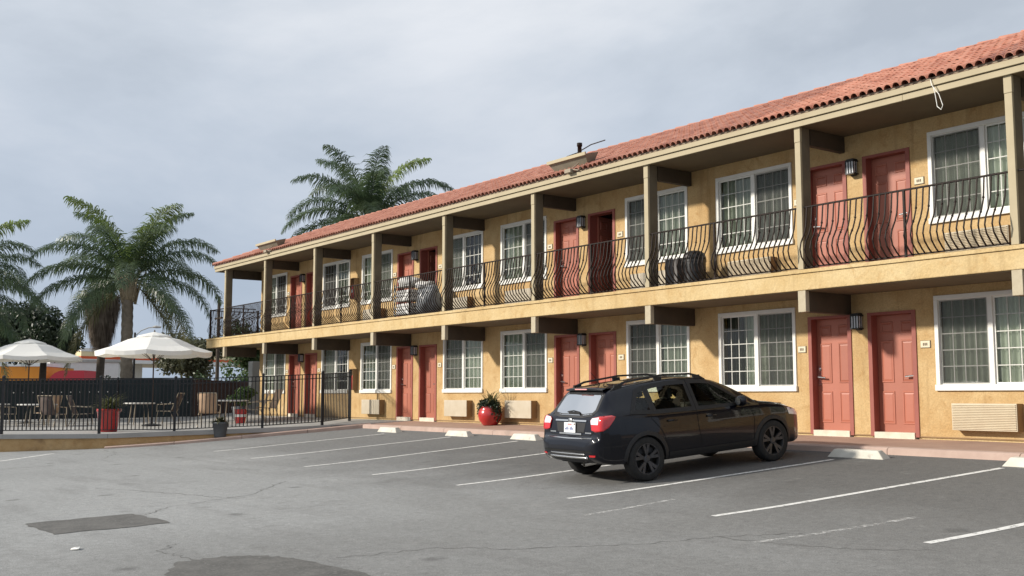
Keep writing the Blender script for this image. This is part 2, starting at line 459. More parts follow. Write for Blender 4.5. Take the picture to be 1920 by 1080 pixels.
# ------------------------------------------------------------------ terrain heights
def zl(y):
    a, b = -5.5, -8.5
    z0 = -0.21 + (a + 1.5) * 0.085
    if y >= a: return -0.21 + (y + 1.5) * 0.085
    if y >= b:
        t = a - y; k = (0.085 - 0.030) / (a - b)
        return z0 - (0.085 * t - 0.5 * k * t * t)
    t = a - b; k = (0.085 - 0.030) / t
    z1 = z0 - (0.085 * t - 0.5 * k * t * t)
    return z1 + (y - b) * 0.030 if y > -18 else z1 + (-18 - b) * 0.030 + (y + 18) * 0.004
def zp(y):                                   # walkway and patio surface
    return max(-0.32, -0.03 + 0.053 * y)

ground = MB(); ground.quad((-900, -500, -1.9), (600, -500, -1.9), (600, 900, -1.9), (-900, 900, -1.9))
tag(ground.build('ground', M['ground']), kind='structure')

lot = MB()
ys = [-90, -60, -40, -30, -24, -20, -18] + [-17 + 0.5 * i for i in range(int((17 - 0.4) / 0.5) + 1)]
xs = [-90, -60, -45, -36, -30, -26, -22, -18, -14, -10, -6, -2, 2, 8, 20, 45]
for y in ys:
    for x in xs: lot.v.append((x, y, zl(y)))
nx = len(xs)
for j in range(len(ys) - 1):
    for i in range(nx - 1):
        lot.f.append((j * nx + i, j * nx + i + 1, (j + 1) * nx + i + 1, (j + 1) * nx + i))
lot_o = tag(lot.build('parking_lot', M['asphalt'], smooth=True), kind='structure')

def strip_on_lot(name, pts, w, mat, dz, parent=lot_o, jag=0.0, n=10):
    mb = MB(); P = []
    for a, b in zip(pts[:-1], pts[1:]):
        for i in range(n):
            t = i / n; P.append((a[0] + (b[0] - a[0]) * t, a[1] + (b[1] - a[1]) * t))
    P.append(pts[-1])
    for i, p in enumerate(P):
        q = P[min(i + 1, len(P) - 1)]; r = P[max(i - 1, 0)]
        dx, dy = q[0] - r[0], q[1] - r[1]; l = math.hypot(dx, dy); nx_, ny_ = -dy / l, dx / l
        ox = random.uniform(-jag, jag)
        ww = w * (random.uniform(0.4, 1.2) if jag else 1) / 2
        for s_ in (-1, 1):
            x, y = p[0] + nx_ * (s_ * ww + ox), p[1] + ny_ * (s_ * ww + ox)
            mb.v.append((x, y, zl(y) + dz))
    for i in range(len(P) - 1):
        mb.f.append((2 * i, 2 * i + 1, 2 * i + 3, 2 * i + 2))
    return mb.build(name, mat, parent)

# painted stall lines (near ends on one line parallel to the facade)
LINES = [(-24.5, -6.45, -23.75, -2.3), (-21.6, -6.75, -20.85, -2.2), (-18.67, -6.92, -18.2, -2.25), (-16.08, -6.9, -15.5, -2.25),
         (-13.47, -6.92, -12.85, -2.3), (-10.89, -6.9, -10.2, -2.3), (-8.35, -6.9, -7.6, -2.2), (-5.7, -6.95, -5.0, -2.2), (-3.1, -6.95, -2.4, -2.2)]
for a in LINES:
    strip_on_lot('painted_line', [(a[0], a[1]), (a[2], a[3])], 0.095, M['paint'], 0.004)
strip_on_lot('painted_line', [(-9.57, -7.75), (-9.65, -6.2)], 0.085, M['paint_faint'], 0.004)
strip_on_lot('painted_line', [(-6.9, -7.9), (-6.55, -5.8)], 0.085, M['paint_faint'], 0.004)
strip_on_lot('painted_line', [(-24.9, -12.2), (-26.5, -10.55), (-28.1, -9.15)], 0.11, M['paint'], 0.004)
def lot_poly(name, pts, mat, dz, parent=lot_o, n=9):
    # irregular polygon fan that follows the slope
    c = (sum(p[0] for p in pts) / len(pts), sum(p[1] for p in pts) / len(pts))
    ring = []
    for a, b in zip(pts, pts[1:] + pts[:1]):
        for i in range(n):
            t = i / n
            ring.append((a[0] + (b[0] - a[0]) * t + random.uniform(-.035, .035), a[1] + (b[1] - a[1]) * t + random.uniform(-.035, .035)))
    mb = MB(); mb.v.append((c[0], c[1], zl(c[1]) + dz))
    for p in ring: mb.v.append((p[0], p[1], zl(p[1]) + dz))
    k = len(ring)
    for i in range(k): mb.f.append((0, 1 + i, 1 + (i + 1) % k))
    return mb.build(name, mat, parent)
lot_poly('asphalt_patch', [(-13.95, -12.85), (-13.95, -11.55), (-12.66, -11.46), (-12.7, -12.78)], M['patch'], 0.005)
lot_poly('asphalt_patch', [(-9.83, -12.4), (-9.85, -11.95), (-9.55, -11.62), (-9.2, -11.49), (-8.0, -11.4), (-7.4, -12.6), (-8.8, -12.9)], M['patch'], 0.005)
for pts in ([(-13.6, -11.55), (-14.3, -11.0), (-14.9, -9.6), (-16.5, -8.3)], [(-17.9, -10.9), (-15.7, -10.2), (-14.6, -9.9)],
            [(-9.8, -12.2), (-10.6, -12.3), (-11.0, -12.0)], [(-8.8, -10.2), (-8.2, -9.7), (-7.6, -8.7), (-7.4, -7.9), (-6.9, -7.2)],
            [(-7.4, -7.9), (-6.2, -7.7), (-5.4, -7.2)], [(-28.2, -7.9), (-26.8, -8.0), (-24.8, -8.9)],
            [(-9.0, -11.2), (-8.8, -10.2)]):
    strip_on_lot('crack', pts, 0.013, M['crack'], 0.003, jag=0.05, n=14)

# ------------------------------------------------------------------ walkway, kerb, patio
X_R = -3.4                                   # right end of the building
walk = MB()
for (xa, xb) in ((-26.25, -1.5),):
    for (ya, yb) in ((-1.38, 0.02),):
        walk.quad((xa, ya, zp(ya)), (xb, ya, zp(ya)), (xb, yb, zp(yb)), (xa, yb, zp(yb)))
walk_o = tag(walk.build('walkway', M['walk']), kind='structure')
kx = [-26.35 + 2.07 * i for i in range(13)]
for a, b in zip(kx[:-1], kx[1:]):
    a2, b2 = a + 0.006, b - 0.006
    za_, zb_ = zp(-1.38) + 0.006, zp(-1.5) + 0.002
    kk = MB()
    kk.add([(a2, -1.382, za_), (b2, -1.382, za_), (b2, -1.485, zb_), (a2, -1.485, zb_), (a2, -1.52, -0.13), (b2, -1.52, -0.13),
            (b2, -1.54, -0.45), (a2, -1.54, -0.45), (a2, -1.382, -0.45), (b2, -1.382, -0.45)],
           [(0, 1, 2, 3), (3, 2, 5, 4), (4, 5, 6, 7), (7, 6, 9, 8), (0, 8, 9, 1), (0, 3, 4, 7, 8), (1, 9, 6, 5, 2)])
    kk.build('kerb_stone', M['curb'], walk_o)

# diagonal kerb that climbs beside the patio
kd = MB()
D0, D1 = Vector((-26.25, -1.30, 0)), Vector((-28.78, -7.75, 0))
nrm = Vector((-(D1 - D0).y, (D1 - D0).x, 0)).normalized()
if nrm.x > 0: nrm = -nrm
for i in range(4):
    t0, t1 = i / 4 + 0.001, (i + 1) / 4 - 0.001
    p, q = D0.lerp(D1, t0), D0.lerp(D1, t1)
    def kh(t, y): return zl(y) + 0.11 * (1 - t) + 0.05 * t
    m_ = MB()
    vs = []
    for (b_, t) in ((p, t0), (q, t1)):
        h = kh(t, b_.y)
        i_ = b_ + nrm * 0.32
        vs += [(b_.x, b_.y, zl(b_.y) - 0.2), (b_.x, b_.y, h - 0.015), (b_.x + nrm.x * .02, b_.y + nrm.y * .02, h), (i_.x, i_.y, h + 0.01), (i_.x, i_.y, zl(b_.y) - 0.2)]
    m_.add(vs, [(0, 1, 6, 5), (1, 2, 7, 6), (2, 3, 8, 7), (3, 4, 9, 8), (0, 5, 9, 4), (0, 4, 3, 2, 1), (5, 6, 7, 8, 9)])
    m_.build('kerb_stone', M['curb'], walk_o)
# patio slab
FR = [(-26.3, -1.05), (-26.95, -2.2), (-29.0, -7.6), (-30.2, -9.9), (-33.0, -14.5)]    # front edge
patio = MB()
BK = [(-37.0, 0.0), (-43.0, 1.5), (-46, 2.0), (-46, -8), (-46, -14.5)]
top, n_ = [], 6
for k in range(len(FR)):
    for i in range(n_ + 1):
        t = i / n_
        a, b = Vector((*FR[k], 0)), Vector((*BK[k], 0))
        p = a.lerp(b, t); top.append((p.x, p.y, zp(p.y)))
patio.v += top
for k in range(len(FR) - 1):
    for i in range(n_):
        q = k * (n_ + 1) + i
        patio.f.append((q, q + 1, q + n_ + 2, q + n_ + 1))
patio.quad((-26.25, 0.02, zp(0)), (-37.0, 0.02, zp(0)), (-26.3, -1.05, zp(-1.05)))
patio_o = tag(patio.build('patio', M['concrete']), kind='structure')
lip = MB(); rw = MB()
for a, b in zip(FR[1:-1], FR[2:]):
    d = Vector((b[0] - a[0], b[1] - a[1], 0)).normalized(); nn = Vector((d.y, -d.x, 0))
    if nn.x < 0: nn = -nn
    def P(p, off, z): return (p[0] + nn.x * off, p[1] + nn.y * off, z)
    za_, zb_ = zp(a[1]), zp(b[1])
    lip.add([P(a, -.3, za_ + .004), P(b, -.3, zb_ + .004), P(b, .06, zb_ + .004), P(a, .06, za_ + .004), P(a, .06, za_ - .11), P(b, .06, zb_ - .11), P(b, .0, zb_ - .11), P(a, .0, za_ - .11)],
            [(0, 1, 2, 3), (3, 2, 5, 4), (4, 5, 6, 7)])
    rw.add([P(a, .015, za_ - .10), P(b, .015, zb_ - .10), P(b, .015, -1.0), P(a, .015, -1.0)], [(0, 1, 2, 3)])
    rw.add([P(a, -.2, za_ - .10), P(b, -.2, zb_ - .10), P(b, -.2, -1.0), P(a, -.2, -1.0)], [(0, 1, 2, 3)])
lip.build('slab_edge', M['concrete'], patio_o)
tag(rw.build('retaining_wall', M['tan_wall']), 'low rough tan stucco retaining wall under the patio slab edge', 'wall')

# ------------------------------------------------------------------ motel building
motel = thing('motel_building', (-20, 0, 0), 'two storey tan stucco motel with red doors, iron balcony railing and clay tile roof', 'building')
OFF = Vector((20, 0, 0))
def mp(name, mb, mat, parent=motel, smooth=False, bevel=0, seg=2):
    """a part built in world numbers, stored relative to the motel's base"""
    o = mb.build(name, mat, parent, smooth, loc=OFF if parent is motel else (0, 0, 0), bevel=bevel, seg=seg)
    return o
LS = [-33.40, -26.03, -18.66, -11.29, -3.92]      # centre line of each pair of doors
X_L = -37.02
F2 = 2.72                                          # upper storey offset
wins, doors = [], []
for k, L_ in enumerate(LS):
    for fl in (0, 1):
        for s_, (a, b) in ((-1, (-3.26, -1.37)), (1, (1.43, 3.32))):
            x0, x1 = L_ + a, L_ + b
            if x0 < X_L + .1: x0, x1 = X_L + 0.35, X_L + 2.24
            if x1 > X_R: continue
            wins.append((x0, x1, 0.76 + fl * F2, 2.30 + fl * F2, fl, k, s_))
        if k < 4:
            doors.append((L_ - 1.06, L_ - 0.20, 0.06 + fl * (F2 + .02), 2.10 + fl * F2, fl, k, -1))
            doors.append((L_ + 0.20, L_ + 1.06, 0.06 + fl * (F2 + .02), 2.10 + fl * F2, fl, k, 1))
def wall_mesh(x0, x1, z0, z1, holes, depth=0.20):
    mb = MB()
    xs_ = sorted({x0, x1, *[h[0] for h in holes], *[h[1] for h in holes]})
    zs_ = sorted({z0, z1, *[h[2] for h in holes], *[h[3] for h in holes]})
    for xa, xb in zip(xs_[:-1], xs_[1:]):
        for za, zb in zip(zs_[:-1], zs_[1:]):
            cx, cz = (xa + xb) / 2, (za + zb) / 2
            if any(h[0] < cx < h[1] and h[2] < cz < h[3] for h in holes): continue
            mb.quad((xa, 0, za), (xb, 0, za), (xb, 0, zb), (xa, 0, zb))
    for h in holes:
        a, b, c, d = h
        mb.quad((a, 0, c), (a, depth, c), (a, depth, d), (a, 0, d)); mb.quad((b, 0, c), (b, depth, c), (b, depth, d), (b, 0, d))
        mb.quad((a, 0, d), (b, 0, d), (b, depth, d), (a, depth, d)); mb.quad((a, 0, c), (b, 0, c), (b, depth, c), (a, depth, c))
    return mb
# lower and upper front walls
lowh = [(w[0] + .04, w[1] - .04, w[2] + .04, w[3] - .04) for w in wins if w[4] == 0] + [(d[0], d[1], d[2] - .06, d[3]) for d in doors if d[4] == 0]
upph = [(w[0] + .04, w[1] - .04, w[2] + .04, w[3] - .04) for w in wins if w[4] == 1] + [(d[0], d[1], d[2], d[3]) for d in doors if d[4] == 1]
mp('wall', wall_mesh(X_L, X_R, 0.0, 2.44, lowh), M['stucco'])
mp('wall', wall_mesh(X_L, X_R, 2.8, 5.30, upph), M['stucco'])
base = MB()
bx = [X_L] + sorted(v for d in doors if d[4] == 0 for v in d[:2]) + [X_R]
for i in range(0, len(bx), 2):
    base.box(bx[i], bx[i + 1], 0.02, 0.12, -0.3, 0.004)
mp('wall_base', base, M['stucco_pale'])
scr = MB()
for i in range(0, len(bx), 2):
    scr.box(bx[i], bx[i + 1], -0.006, 0.018, 0.005, 0.022)
mp('weep_screed', scr, M['ac_side'])
Y_B = 5.45
side = MB()
for x in (X_L, X_R):
    side.quad((x, 0, -0.3), (x, Y_B, -0.3), (x, Y_B, 5.3), (x, 0, 5.3))
mp('side_wall', side, M['stucco'])
mp('back_wall', MB().quad((X_L, Y_B, -.3), (X_R, Y_B, -.3), (X_R, Y_B, 5.3), (X_L, Y_B, 5.3)), M['stucco'])
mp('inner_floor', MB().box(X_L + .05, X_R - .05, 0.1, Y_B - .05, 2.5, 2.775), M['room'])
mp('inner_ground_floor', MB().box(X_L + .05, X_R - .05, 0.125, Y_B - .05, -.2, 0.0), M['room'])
# partition walls keep the rooms apart
par = MB()
for L_ in LS[:4]:
    par.box(L_ - .06, L_ + .06, 0.14, Y_B - .06, 0.02, 2.49); par.box(L_ - .06, L_ + .06, 0.14, Y_B - .06, 2.78, 5.29)
for L_ in LS[:4]:
    par.box(L_ + 3.62, L_ + 3.74, 0.14, Y_B - .06, 0.02, 2.49); par.box(L_ + 3.62, L_ + 3.74, 0.14, Y_B - .06, 2.78, 5.29)
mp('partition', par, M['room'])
# balcony slab, lip and end walk
SL_L = -39.1
mp('balcony_slab', MB().box(SL_L, X_R + .4, -1.25, -0.001, 2.45, 2.735), M['stucco_pale'], bevel=0.012)
mp('balcony_slab_end', MB().box(SL_L, X_L - .002, 0.0, 3.2, 2.452, 2.733), M['stucco_pale'])
mp('balcony_floor_edge', MB().box(SL_L - .02, X_R + .42, -1.275, -0.002, 2.737, 2.80), M['stucco_pale'], bevel=0.008)
mp('balcony_floor_end', MB().box(SL_L - .02, X_L - .003, 0.0, 3.22, 2.738, 2.80), M['concrete'])
mp('balcony_ceiling', MB().box(SL_L + .03, X_R + .37, -1.22, -.003, 2.438, 2.449), M['soffit'])
mp('bounce_cut_deck', MB().box(SL_L, X_R + .4, -1.235, -0.004, 2.8005, 2.806), M['deck'])  # unseen dark sheet, added to cut light bounced onto the upper wall
POSTS = [-37.40, -33.87, -30.1, -26.39, -22.70, -18.97, -15.27, -11.53, -7.79, -4.05]
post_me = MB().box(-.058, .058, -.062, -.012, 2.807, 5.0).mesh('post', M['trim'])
cap_me = MB().box(-.062, .062, -.066, -.008, 5.003, 5.262).mesh('post_head', M['trim'])
core_me = MB().box(-.054, .054, -.0115, .20, 2.807, 5.262).mesh('post_shaded_core', M['postshade'])
brk_me = MB().box(-.08, .08, -.05, .05, 2.085, 2.449).mesh('bracket_end', M['bracket'])
for x in POSTS:
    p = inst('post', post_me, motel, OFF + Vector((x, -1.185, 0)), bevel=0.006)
    inst('post_head', cap_me, p, (0, 0, 0), bevel=0.006); inst('post_shaded_core', core_me, p)
    b = inst('bracket_end', brk_me, motel, OFF + Vector((x, -1.19, 0)), bevel=0.008)
    mp('bracket_beam', MB().box(x - .085, x + .085, -1.138, -.004, 2.09, 2.437), M['beam'])
    mp('roof_beam', MB().box(x - .055, x + .055, -.958, -.004, 4.98, 5.262), M['beam'])
# soffit, fascia
mp('soffit', MB().box(-38.2, X_R + .5, -1.262, 0.0, 5.268, 5.29), M['soffit'])
mp('soffit_end', MB().box(-38.2, X_L - .002, 0.002, Y_B + .5, 5.268, 5.29), M['soffit'])
fx = [-38.30, -34.2, -29.0, -24.4, -20.2, -16.0, -9.45, -4.6, X_R + .6]
for a, b in zip(fx[:-1], fx[1:]):
    mp('fascia_board', MB().box(a + .002, b - .002, -1.30, -1.264, 5.255, 5.352), M['trim'], bevel=0.003)
mp('gutter_board', MB().box(-38.32, X_R + .6, -1.335, -1.266, 5.362, 5.455), M['trim'], bevel=0.004)
mp('fascia_side', MB().box(-38.32, -38.285, -1.262, Y_B + .9, 5.255, 5.455), M['trim'])
mp('end_beam', MB().box(-37.5, -37.4, -1.12, 2.2, 4.96, 5.264), M['beam'])

# roof: hipped solid deck, then barrel tiles
EY, EZ, RY, RZ = -1.36, 5.47, 2.10, 6.945
SL = (RZ - EZ) / (RY - EY)
rm = MB()
rm.add([(-38.34, EY + .02, EZ - .015), (X_R + .62, EY + .02, EZ - .015), (X_R + .62, 5.56, EZ - .015), (-38.34, 5.56, EZ - .015),
        (-38.34 + 3.45, RY, RZ - .02), (X_R + .62, RY, RZ - .02)],
       [(0, 1, 5, 4), (2, 3, 4, 5), (3, 0, 4), (1, 2, 5), (0, 3, 2, 1)])
roof_o = mp('roof', rm, M['underlay'])
mort = MB().box(-38.33, X_R + .61, EY + .05, EY + .10, 5.456, 5.50)
mp('eave_mortar', mort, M['mortar'])
TP, TL, NC = 0.152, 0.345, 11                     # tile pitch, exposure, courses
ca = math.atan(SL)
def tile_geo():
    mb = MB(); n = 6; L_ = TL * 1.12
    for (yy, r, dz) in ((0.0, TP * 0.50, 0.014), (L_, TP * 0.46, 0.0)):
        for k in range(n + 1):
            q = math.pi * k / n
            mb.v.append((-r * math.cos(q), yy, dz + r * 1.0 * math.sin(q)))
    for k in range(n): mb.f.append((k, k + 1, n + 1 + k + 1, n + 1 + k))
    # thickness at the visible lower end
    o = len(mb.v)
    for k in range(n + 1):
        q = math.pi * k / n; r = TP * 0.50 - 0.012
        mb.v.append((-r * math.cos(q), 0.0, 0.014 + r * 1.0 * math.sin(q)))
    for k in range(n): mb.f.append((k, o + k, o + k + 1, k + 1))
    return mb
tg = tile_geo()
tile_mes = [tg.mesh('tile', M[m_], smooth=False) for m_ in ('tile', 'tile_b', 'tile_c')]
for me in tile_mes:
    for p in me.polygons: p.use_smooth = p.index < 6
rest = {0: MB(), 1: MB(), 2: MB()}
cols = int((X_R + .6 + 38.3) / TP)
tiles = []
for c in range(cols):
    x = -38.3 + (c + .5) * TP
    for r in range(NC):
        s0 = r * TL - 0.02
        yy = EY + s0 * math.cos(ca)
        hipx = -38.3 + (yy - EY) + 0.05
        if x < hipx or s0 + TL * .6 > 3.76: continue
        z = EZ + (yy - EY) * SL + random.uniform(0, .004)
        tiles.append((x + random.uniform(-.006, .006), yy + random.uniform(-.008, .008), z, random.choice((0, 0, 1, 2)), random.uniform(-.03, .03)))
near = sorted([t for t in tiles if t[0] < -8.2], key=lambda t: -t[0])[:300]
nearset = set(id(t) for t in near)
for t in tiles:
    if id(t) in nearset:
        inst('tile', tile_mes[t[3]], roof_o, (t[0], t[1], t[2]), (ca, 0, t[4]))
    else:
        m_ = Matrix.Translation((t[0], t[1], t[2])) @ Matrix.Rotation(t[4], 4, 'Z') @ Matrix.Rotation(ca, 4, 'X')
        rest[t[3]].add([m_ @ Vector(v) for v in tg.v], tg.f)
rr = MB()
rest_me = bpy.data.meshes.new('tiles')
allv, allf, mi = [], [], []
for k in rest:
    o = len(allv); allv += rest[k].v; allf += [tuple(i + o for i in f) for f in rest[k].f]; mi += [k] * len(rest[k].f)
rest_me.from_pydata(allv, [], allf)
for m_ in ('tile', 'tile_b', 'tile_c'): rest_me.materials.append(M[m_])
rest_me.polygons.foreach_set('material_index', mi); rest_me.update()
ro = inst('tiles', rest_me, roof_o); ro['kind'] = 'stuff'
# ridge and hip caps
cap = MB(); n = 8
def cap_run(a, b, name='ridge_cap'):
    a, b = Vector(a), Vector(b); L_ = (b - a).length; k = int(L_ / .4)
    d = (b - a).normalized(); u = d.cross(Vector((0, 0, 1))).normalized(); w = u.cross(d)
    for i in range(k):
        p, q = a + d * (i * .4), a + d * (i * .4 + .43)
        vs = []
        for (c_, r_) in ((p, .115), (q, .10)):
            for j in range(n + 1):
                t = math.pi * j / n
                vs.append(c_ + u * (r_ * math.cos(t)) + w * (r_ * .75 * math.sin(t) + (.02 if c_ is p else 0)))
        cap.add(vs, [(j, j + 1, n + 2 + j, n + 1 + j) for j in range(n)])
cap_run((-34.85, RY, RZ - .01), (X_R + .6, RY, RZ - .01))
cap_run((-38.3, EY + .02, EZ + .03), (-34.85, RY, RZ))
co = cap.build('ridge_caps', M['tile'], roof_o, smooth=True); co['kind'] = 'stuff'

# windows
def curtain_mesh(w, h, amp=0.035, wl_=0.11, seed=0):
    rnd = random.Random(seed); mb = MB(); n = int(w / 0.0125)
    ph = rnd.uniform(0, 6); xs_ = [i * w / n for i in range(n + 1)]
    for i, x in enumerate(xs_):
        ph += (w / n) / wl_ * 2 * math.pi * rnd.uniform(.6, 1.5)
        y = amp * math.sin(ph)
        mb.v += [(x, y, 0), (x, y * .7, h)]
    for i in range(n): mb.f.append((2 * i, 2 * i + 2, 2 * i + 3, 2 * i + 1))
    return mb
WW, WH = 1.89, 1.54
tr = MB()
t_ = 0.07
tr.box(0, WW, -.022, .05, WH - t_, WH); tr.box(0, t_, -.022, .05, .10, WH - t_); tr.box(WW - t_, WW, -.022, .05, .10, WH - t_)
trim_me = tr.mesh('window', M['white'])
sill_me = MB().box(-.012, WW + .012, -.045, .05, 0, .098).mesh('sill', M['white'])
mull_me = MB().box(WW / 2 - .04, WW / 2 + .04, .004, .06, .10, WH - t_).mesh('mullion', M['white'])
pw = WW / 2 - t_ - .04; ph_ = WH - t_ - .10
fr_ = MB(); q = .028
fr_.box(0, pw, .02, .05, 0, q); fr_.box(0, pw, .02, .05, ph_ - q, ph_); fr_.box(0, q, .02, .05, q, ph_ - q); fr_.box(pw - q, pw, .02, .05, q, ph_ - q)
sash_me = fr_.mesh('sash', M['white'])
gl_me = MB().quad((q, .038, q), (pw - q, .038, q), (pw - q, .038, ph_ - q), (q, .038, ph_ - q)).mesh('pane', M['glass'])
mt = MB()
for i in range(1, 4):
    x = q + (pw - 2 * q) * i / 4; mt.box(x - .008, x + .008, .030, .0375, q, ph_ - q)
for j in range(1, 5):
    z = q + (ph_ - 2 * q) * j / 5; mt.box(q, pw - q, .0295, .0377, z - .008, z + .008)
munt_me = mt.mesh('muntin_grid', M['muntin'])
scr_me = MB().quad((.012, .014, .012), (pw - .012, .014, .012), (pw - .012, .014, ph_ - .012), (.012, .014, ph_ - .012)).mesh('insect_screen', M['screenmesh'])
cur_mes = [curtain_mesh(WW - .1, WH - .05, seed=k).mesh('curtain', M['curtain'], smooth=True) for k in range(4)]
half_mes = [curtain_mesh((WW - .1) * f, WH - .05, seed=9 + k).mesh('curtain', M['curtain'], smooth=True) for k, f in enumerate((.62, .5, .35))]
drape_mes = [curtain_mesh((WW - .1) * .5, WH - .05, amp=.03, wl_=.16, seed=30 + k).mesh('drape', M['drape'], smooth=True) for k in range(2)]
for i, (x0, x1, z0, z1, fl, k, s_) in enumerate(wins):
    w = inst('window', trim_me, motel, OFF + Vector((x0, 0, z0)), bevel=0.006)
    inst('sill', sill_me, w, bevel=0.006)
    inst('mullion', mull_me, w, bevel=0.004)
    for a in (t_, WW / 2 + .04):
        s = inst('sash', sash_me, w, (a, .012 if a > .5 else .0, .10))
        inst('pane', gl_me, w, (a, .012 if a > .5 else 0, .10)); inst('muntin_grid', munt_me, w, (a, .012 if a > .5 else 0, .10))
    inst('insect_screen', scr_me, w, ((WW / 2 + .04) if s_ < 0 else t_, 0, .10))
    mode = (i * 7 + 3 * fl) % 5
    if mode in (0, 1, 3):
        inst('curtain', cur_mes[i % 4], w, (.05, .12, .02))
    elif mode == 2:
        inst('curtain', half_mes[i % 3], w, (.05, .15, .02)); inst('curtain', drape_mes[i % 2], w, (WW / 2 + .05, .29, .02))
    else:
        inst('curtain', cur_mes[i % 4], w, (.05, .30, .02)); inst('curtain', drape_mes[i % 2], w, (.05, .22, .02), scale=(.45, 1, 1))
# doors
DW, DH = 0.86, 2.04
leaf_me = MB().box(.045, DW - .045, .145, .185, 0.0, DH - .05).mesh('door', M['door'])
dfm = MB(); dfm.box(-.03, .045, -.018, .215, -.06, DH); dfm.box(DW - .045, DW + .03, -.018, .215, -.06, DH); dfm.box(.045, DW - .045, -.018, .215, DH - .048, DH)
dframe_me = dfm.mesh('door_frame', M['doorframe'])
thr_me = MB().box(.047, DW - .047, -.035, .144, -.10, .012).mesh('threshold', M['sill'])
def panel(w, h):
    mb = MB(); e = .02
    rings = [(0, .002), (e * .5, -.011), (e * 1.2, -.011), (e * 1.7, -.002), (e * 2.8, -.008)]
    for (i, y) in rings:
        mb.v += [(i, y, i), (w - i, y, i), (w - i, y, h - i), (i, y, h - i)]
    for r in range(len(rings) - 1):
        for k in range(4):
            k2 = (k + 1) % 4; mb.f.append((r * 4 + k, r * 4 + k2, r * 4 + 4 + k2, r * 4 + 4 + k))
    o = (len(rings) - 1) * 4; mb.f.append((o, o + 1, o + 2, o + 3))
    return mb.mesh('panel', M['door'])
pan_t, pan_m, pan_b = panel(.25, .20), panel(.25, .72), panel(.25, .56)
hm = MB(); hm.box(-.022, .022, -.012, 0, -.13, .13); hm.tube([(0, -.012, -.02), (0, -.06, -.02)], .013, 8); hm.tube([(0, -.055, -.02), (.12, -.055, -.03)], .011, 8)
hm.lathe([(.02, -.012), (.02, -.03), (.014, -.034)], 10, (0, 0, .085), 'y')
handle_me = hm.mesh('handle', M['chrome'])
OPEN = {(1, 2, 1), (1, 1, 1)}
for (x0, x1, z0, z1, fl, k, s_) in doors:
    d_loc = OFF + Vector((x0, 0, z0))
    fo = inst('door_frame', dframe_me, motel, d_loc)
    inst('threshold', thr_me, fo, bevel=.004)
    d = inst('door', leaf_me, motel, d_loc, bevel=.003)
    hinge_left = s_ > 0
    for (px, pz, me) in ((.11, .14, pan_b), (.50, .14, pan_b), (.11, .84, pan_m), (.50, .84, pan_m), (.11, 1.68, pan_t), (.50, 1.68, pan_t)):
        inst('panel', me, d, (px, .1445, pz))
    hx = DW - .095 if s_ > 0 else .095
    h = inst('handle', handle_me, d, (hx, .146, .98), scale=(-1.35 if s_ > 0 else 1.35, 1.2, 1.35))
    if (fl, k, s_) in OPEN:
        d.rotation_euler = (0, 0, R(98))
        d.location = OFF + Vector((x0 + .23, 0.19, z0))
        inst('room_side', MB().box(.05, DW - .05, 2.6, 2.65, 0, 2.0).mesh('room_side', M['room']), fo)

# railings
def bal_mesh():
    mb = MB()
    pts = [(0, 0, 1.03), (0, -.015, .93), (0, -.03, .80), (0, -.05, .68), (0, -.105, .54), (0, -.19, .40), (0, -.225, .28), (0, -.19, .16), (0, -.095, .06), (0, -.02, 0.0)]
    mb.tube(pts, .0125, 4, caps=False)
    return mb
bal_a = bal_mesh().mesh('baluster', M['iron'])
bb = bal_mesh()
for (y, z) in ((-.045, .71), (-.135, .49)):
    bb.lathe([(.006, -.02), (.02, -.01), (.02, .01), (.006, .02)], 6, (0, y, z))
bal_b = bb.mesh('baluster', M['iron'])
for i, (a, b) in enumerate(zip(POSTS[:-1], POSTS[1:])):
    x0, x1 = a + .065, b - .065
    rl = MB()
    rl.tube([(x0, 0, 1.04), (x1, 0, 1.04)], .017, 6); rl.box(x0, x1, -.014, .014, .0, .022)
    xm = (x0 + x1) / 2 + (.1 if i % 2 else -.12)
    rl.box(xm - .017, xm + .017, -.017, .017, -.06, 1.04)
    r_o = rl.build('railing', M['iron'], motel, loc=OFF + Vector((0, -1.19, 2.83)))
    nb = 33
    for j in range(nb):
        x = x0 + (j + .5) * (x1 - x0) / nb
        if abs(x - xm) < .03: continue
        if i == len(POSTS) - 2: continue
        inst('baluster', bal_b if j % 2 else bal_a, r_o, (x, 0, 0.012), rot=(0, 0, random.uniform(-.04, .04)))
# end railing across the stair landing and the stair balustrade beyond
er = MB()
er.tube([(-37.45, -1.13, 3.87), (-37.45, -.02, 3.87)], .017, 6); er.box(-37.46, -37.44, -1.12, -.02, 2.83, 2.85)
for j in range(10):
    y = -1.05 + j * .105; er.tube([(-37.45 - .0, y, 3.86), (-37.5, y, 3.5), (-37.62, y, 3.1), (-37.45, y, 2.84)], .0085, 4, caps=False)
er_o = mp('end_railing', er, M['iron'])
er2 = MB()
er2.tube([(-39.0, -1.1, 3.87), (-39.0, 3.1, 3.87)], .017, 6); er2.tube([(-39.0, -1.15, 3.87), (-37.5, -1.15, 3.87)], .017, 6)
er2.box(-39.01, -38.99, -1.1, 3.1, 2.83, 2.85); er2.box(-39.03, -38.97, -1.18, -1.12, 2.8, 3.9); er2.box(-39.03, -38.97, .7, .76, 2.8, 3.95)
for j in range(38):
    y = -1.05 + j * .11; er2.tube([(-39.0, y, 3.86), (-39.03, y, 3.5), (-39.16, y, 3.1), (-39.0, y, 2.84)], .0085, 4, caps=False)
for j in range(13):
    x = -38.9 + j * .11; er2.tube([(x, -1.15, 3.86), (x, -1.18, 3.5), (x, -1.31, 3.1), (x, -1.15, 2.84)], .0085, 4, caps=False)
mp('stair_landing_railing', er2, M['iron'])
sr = MB()
sr.tube([(-37.9, .5, 3.75), (-37.9, 3.0, 2.2)], .02, 6)
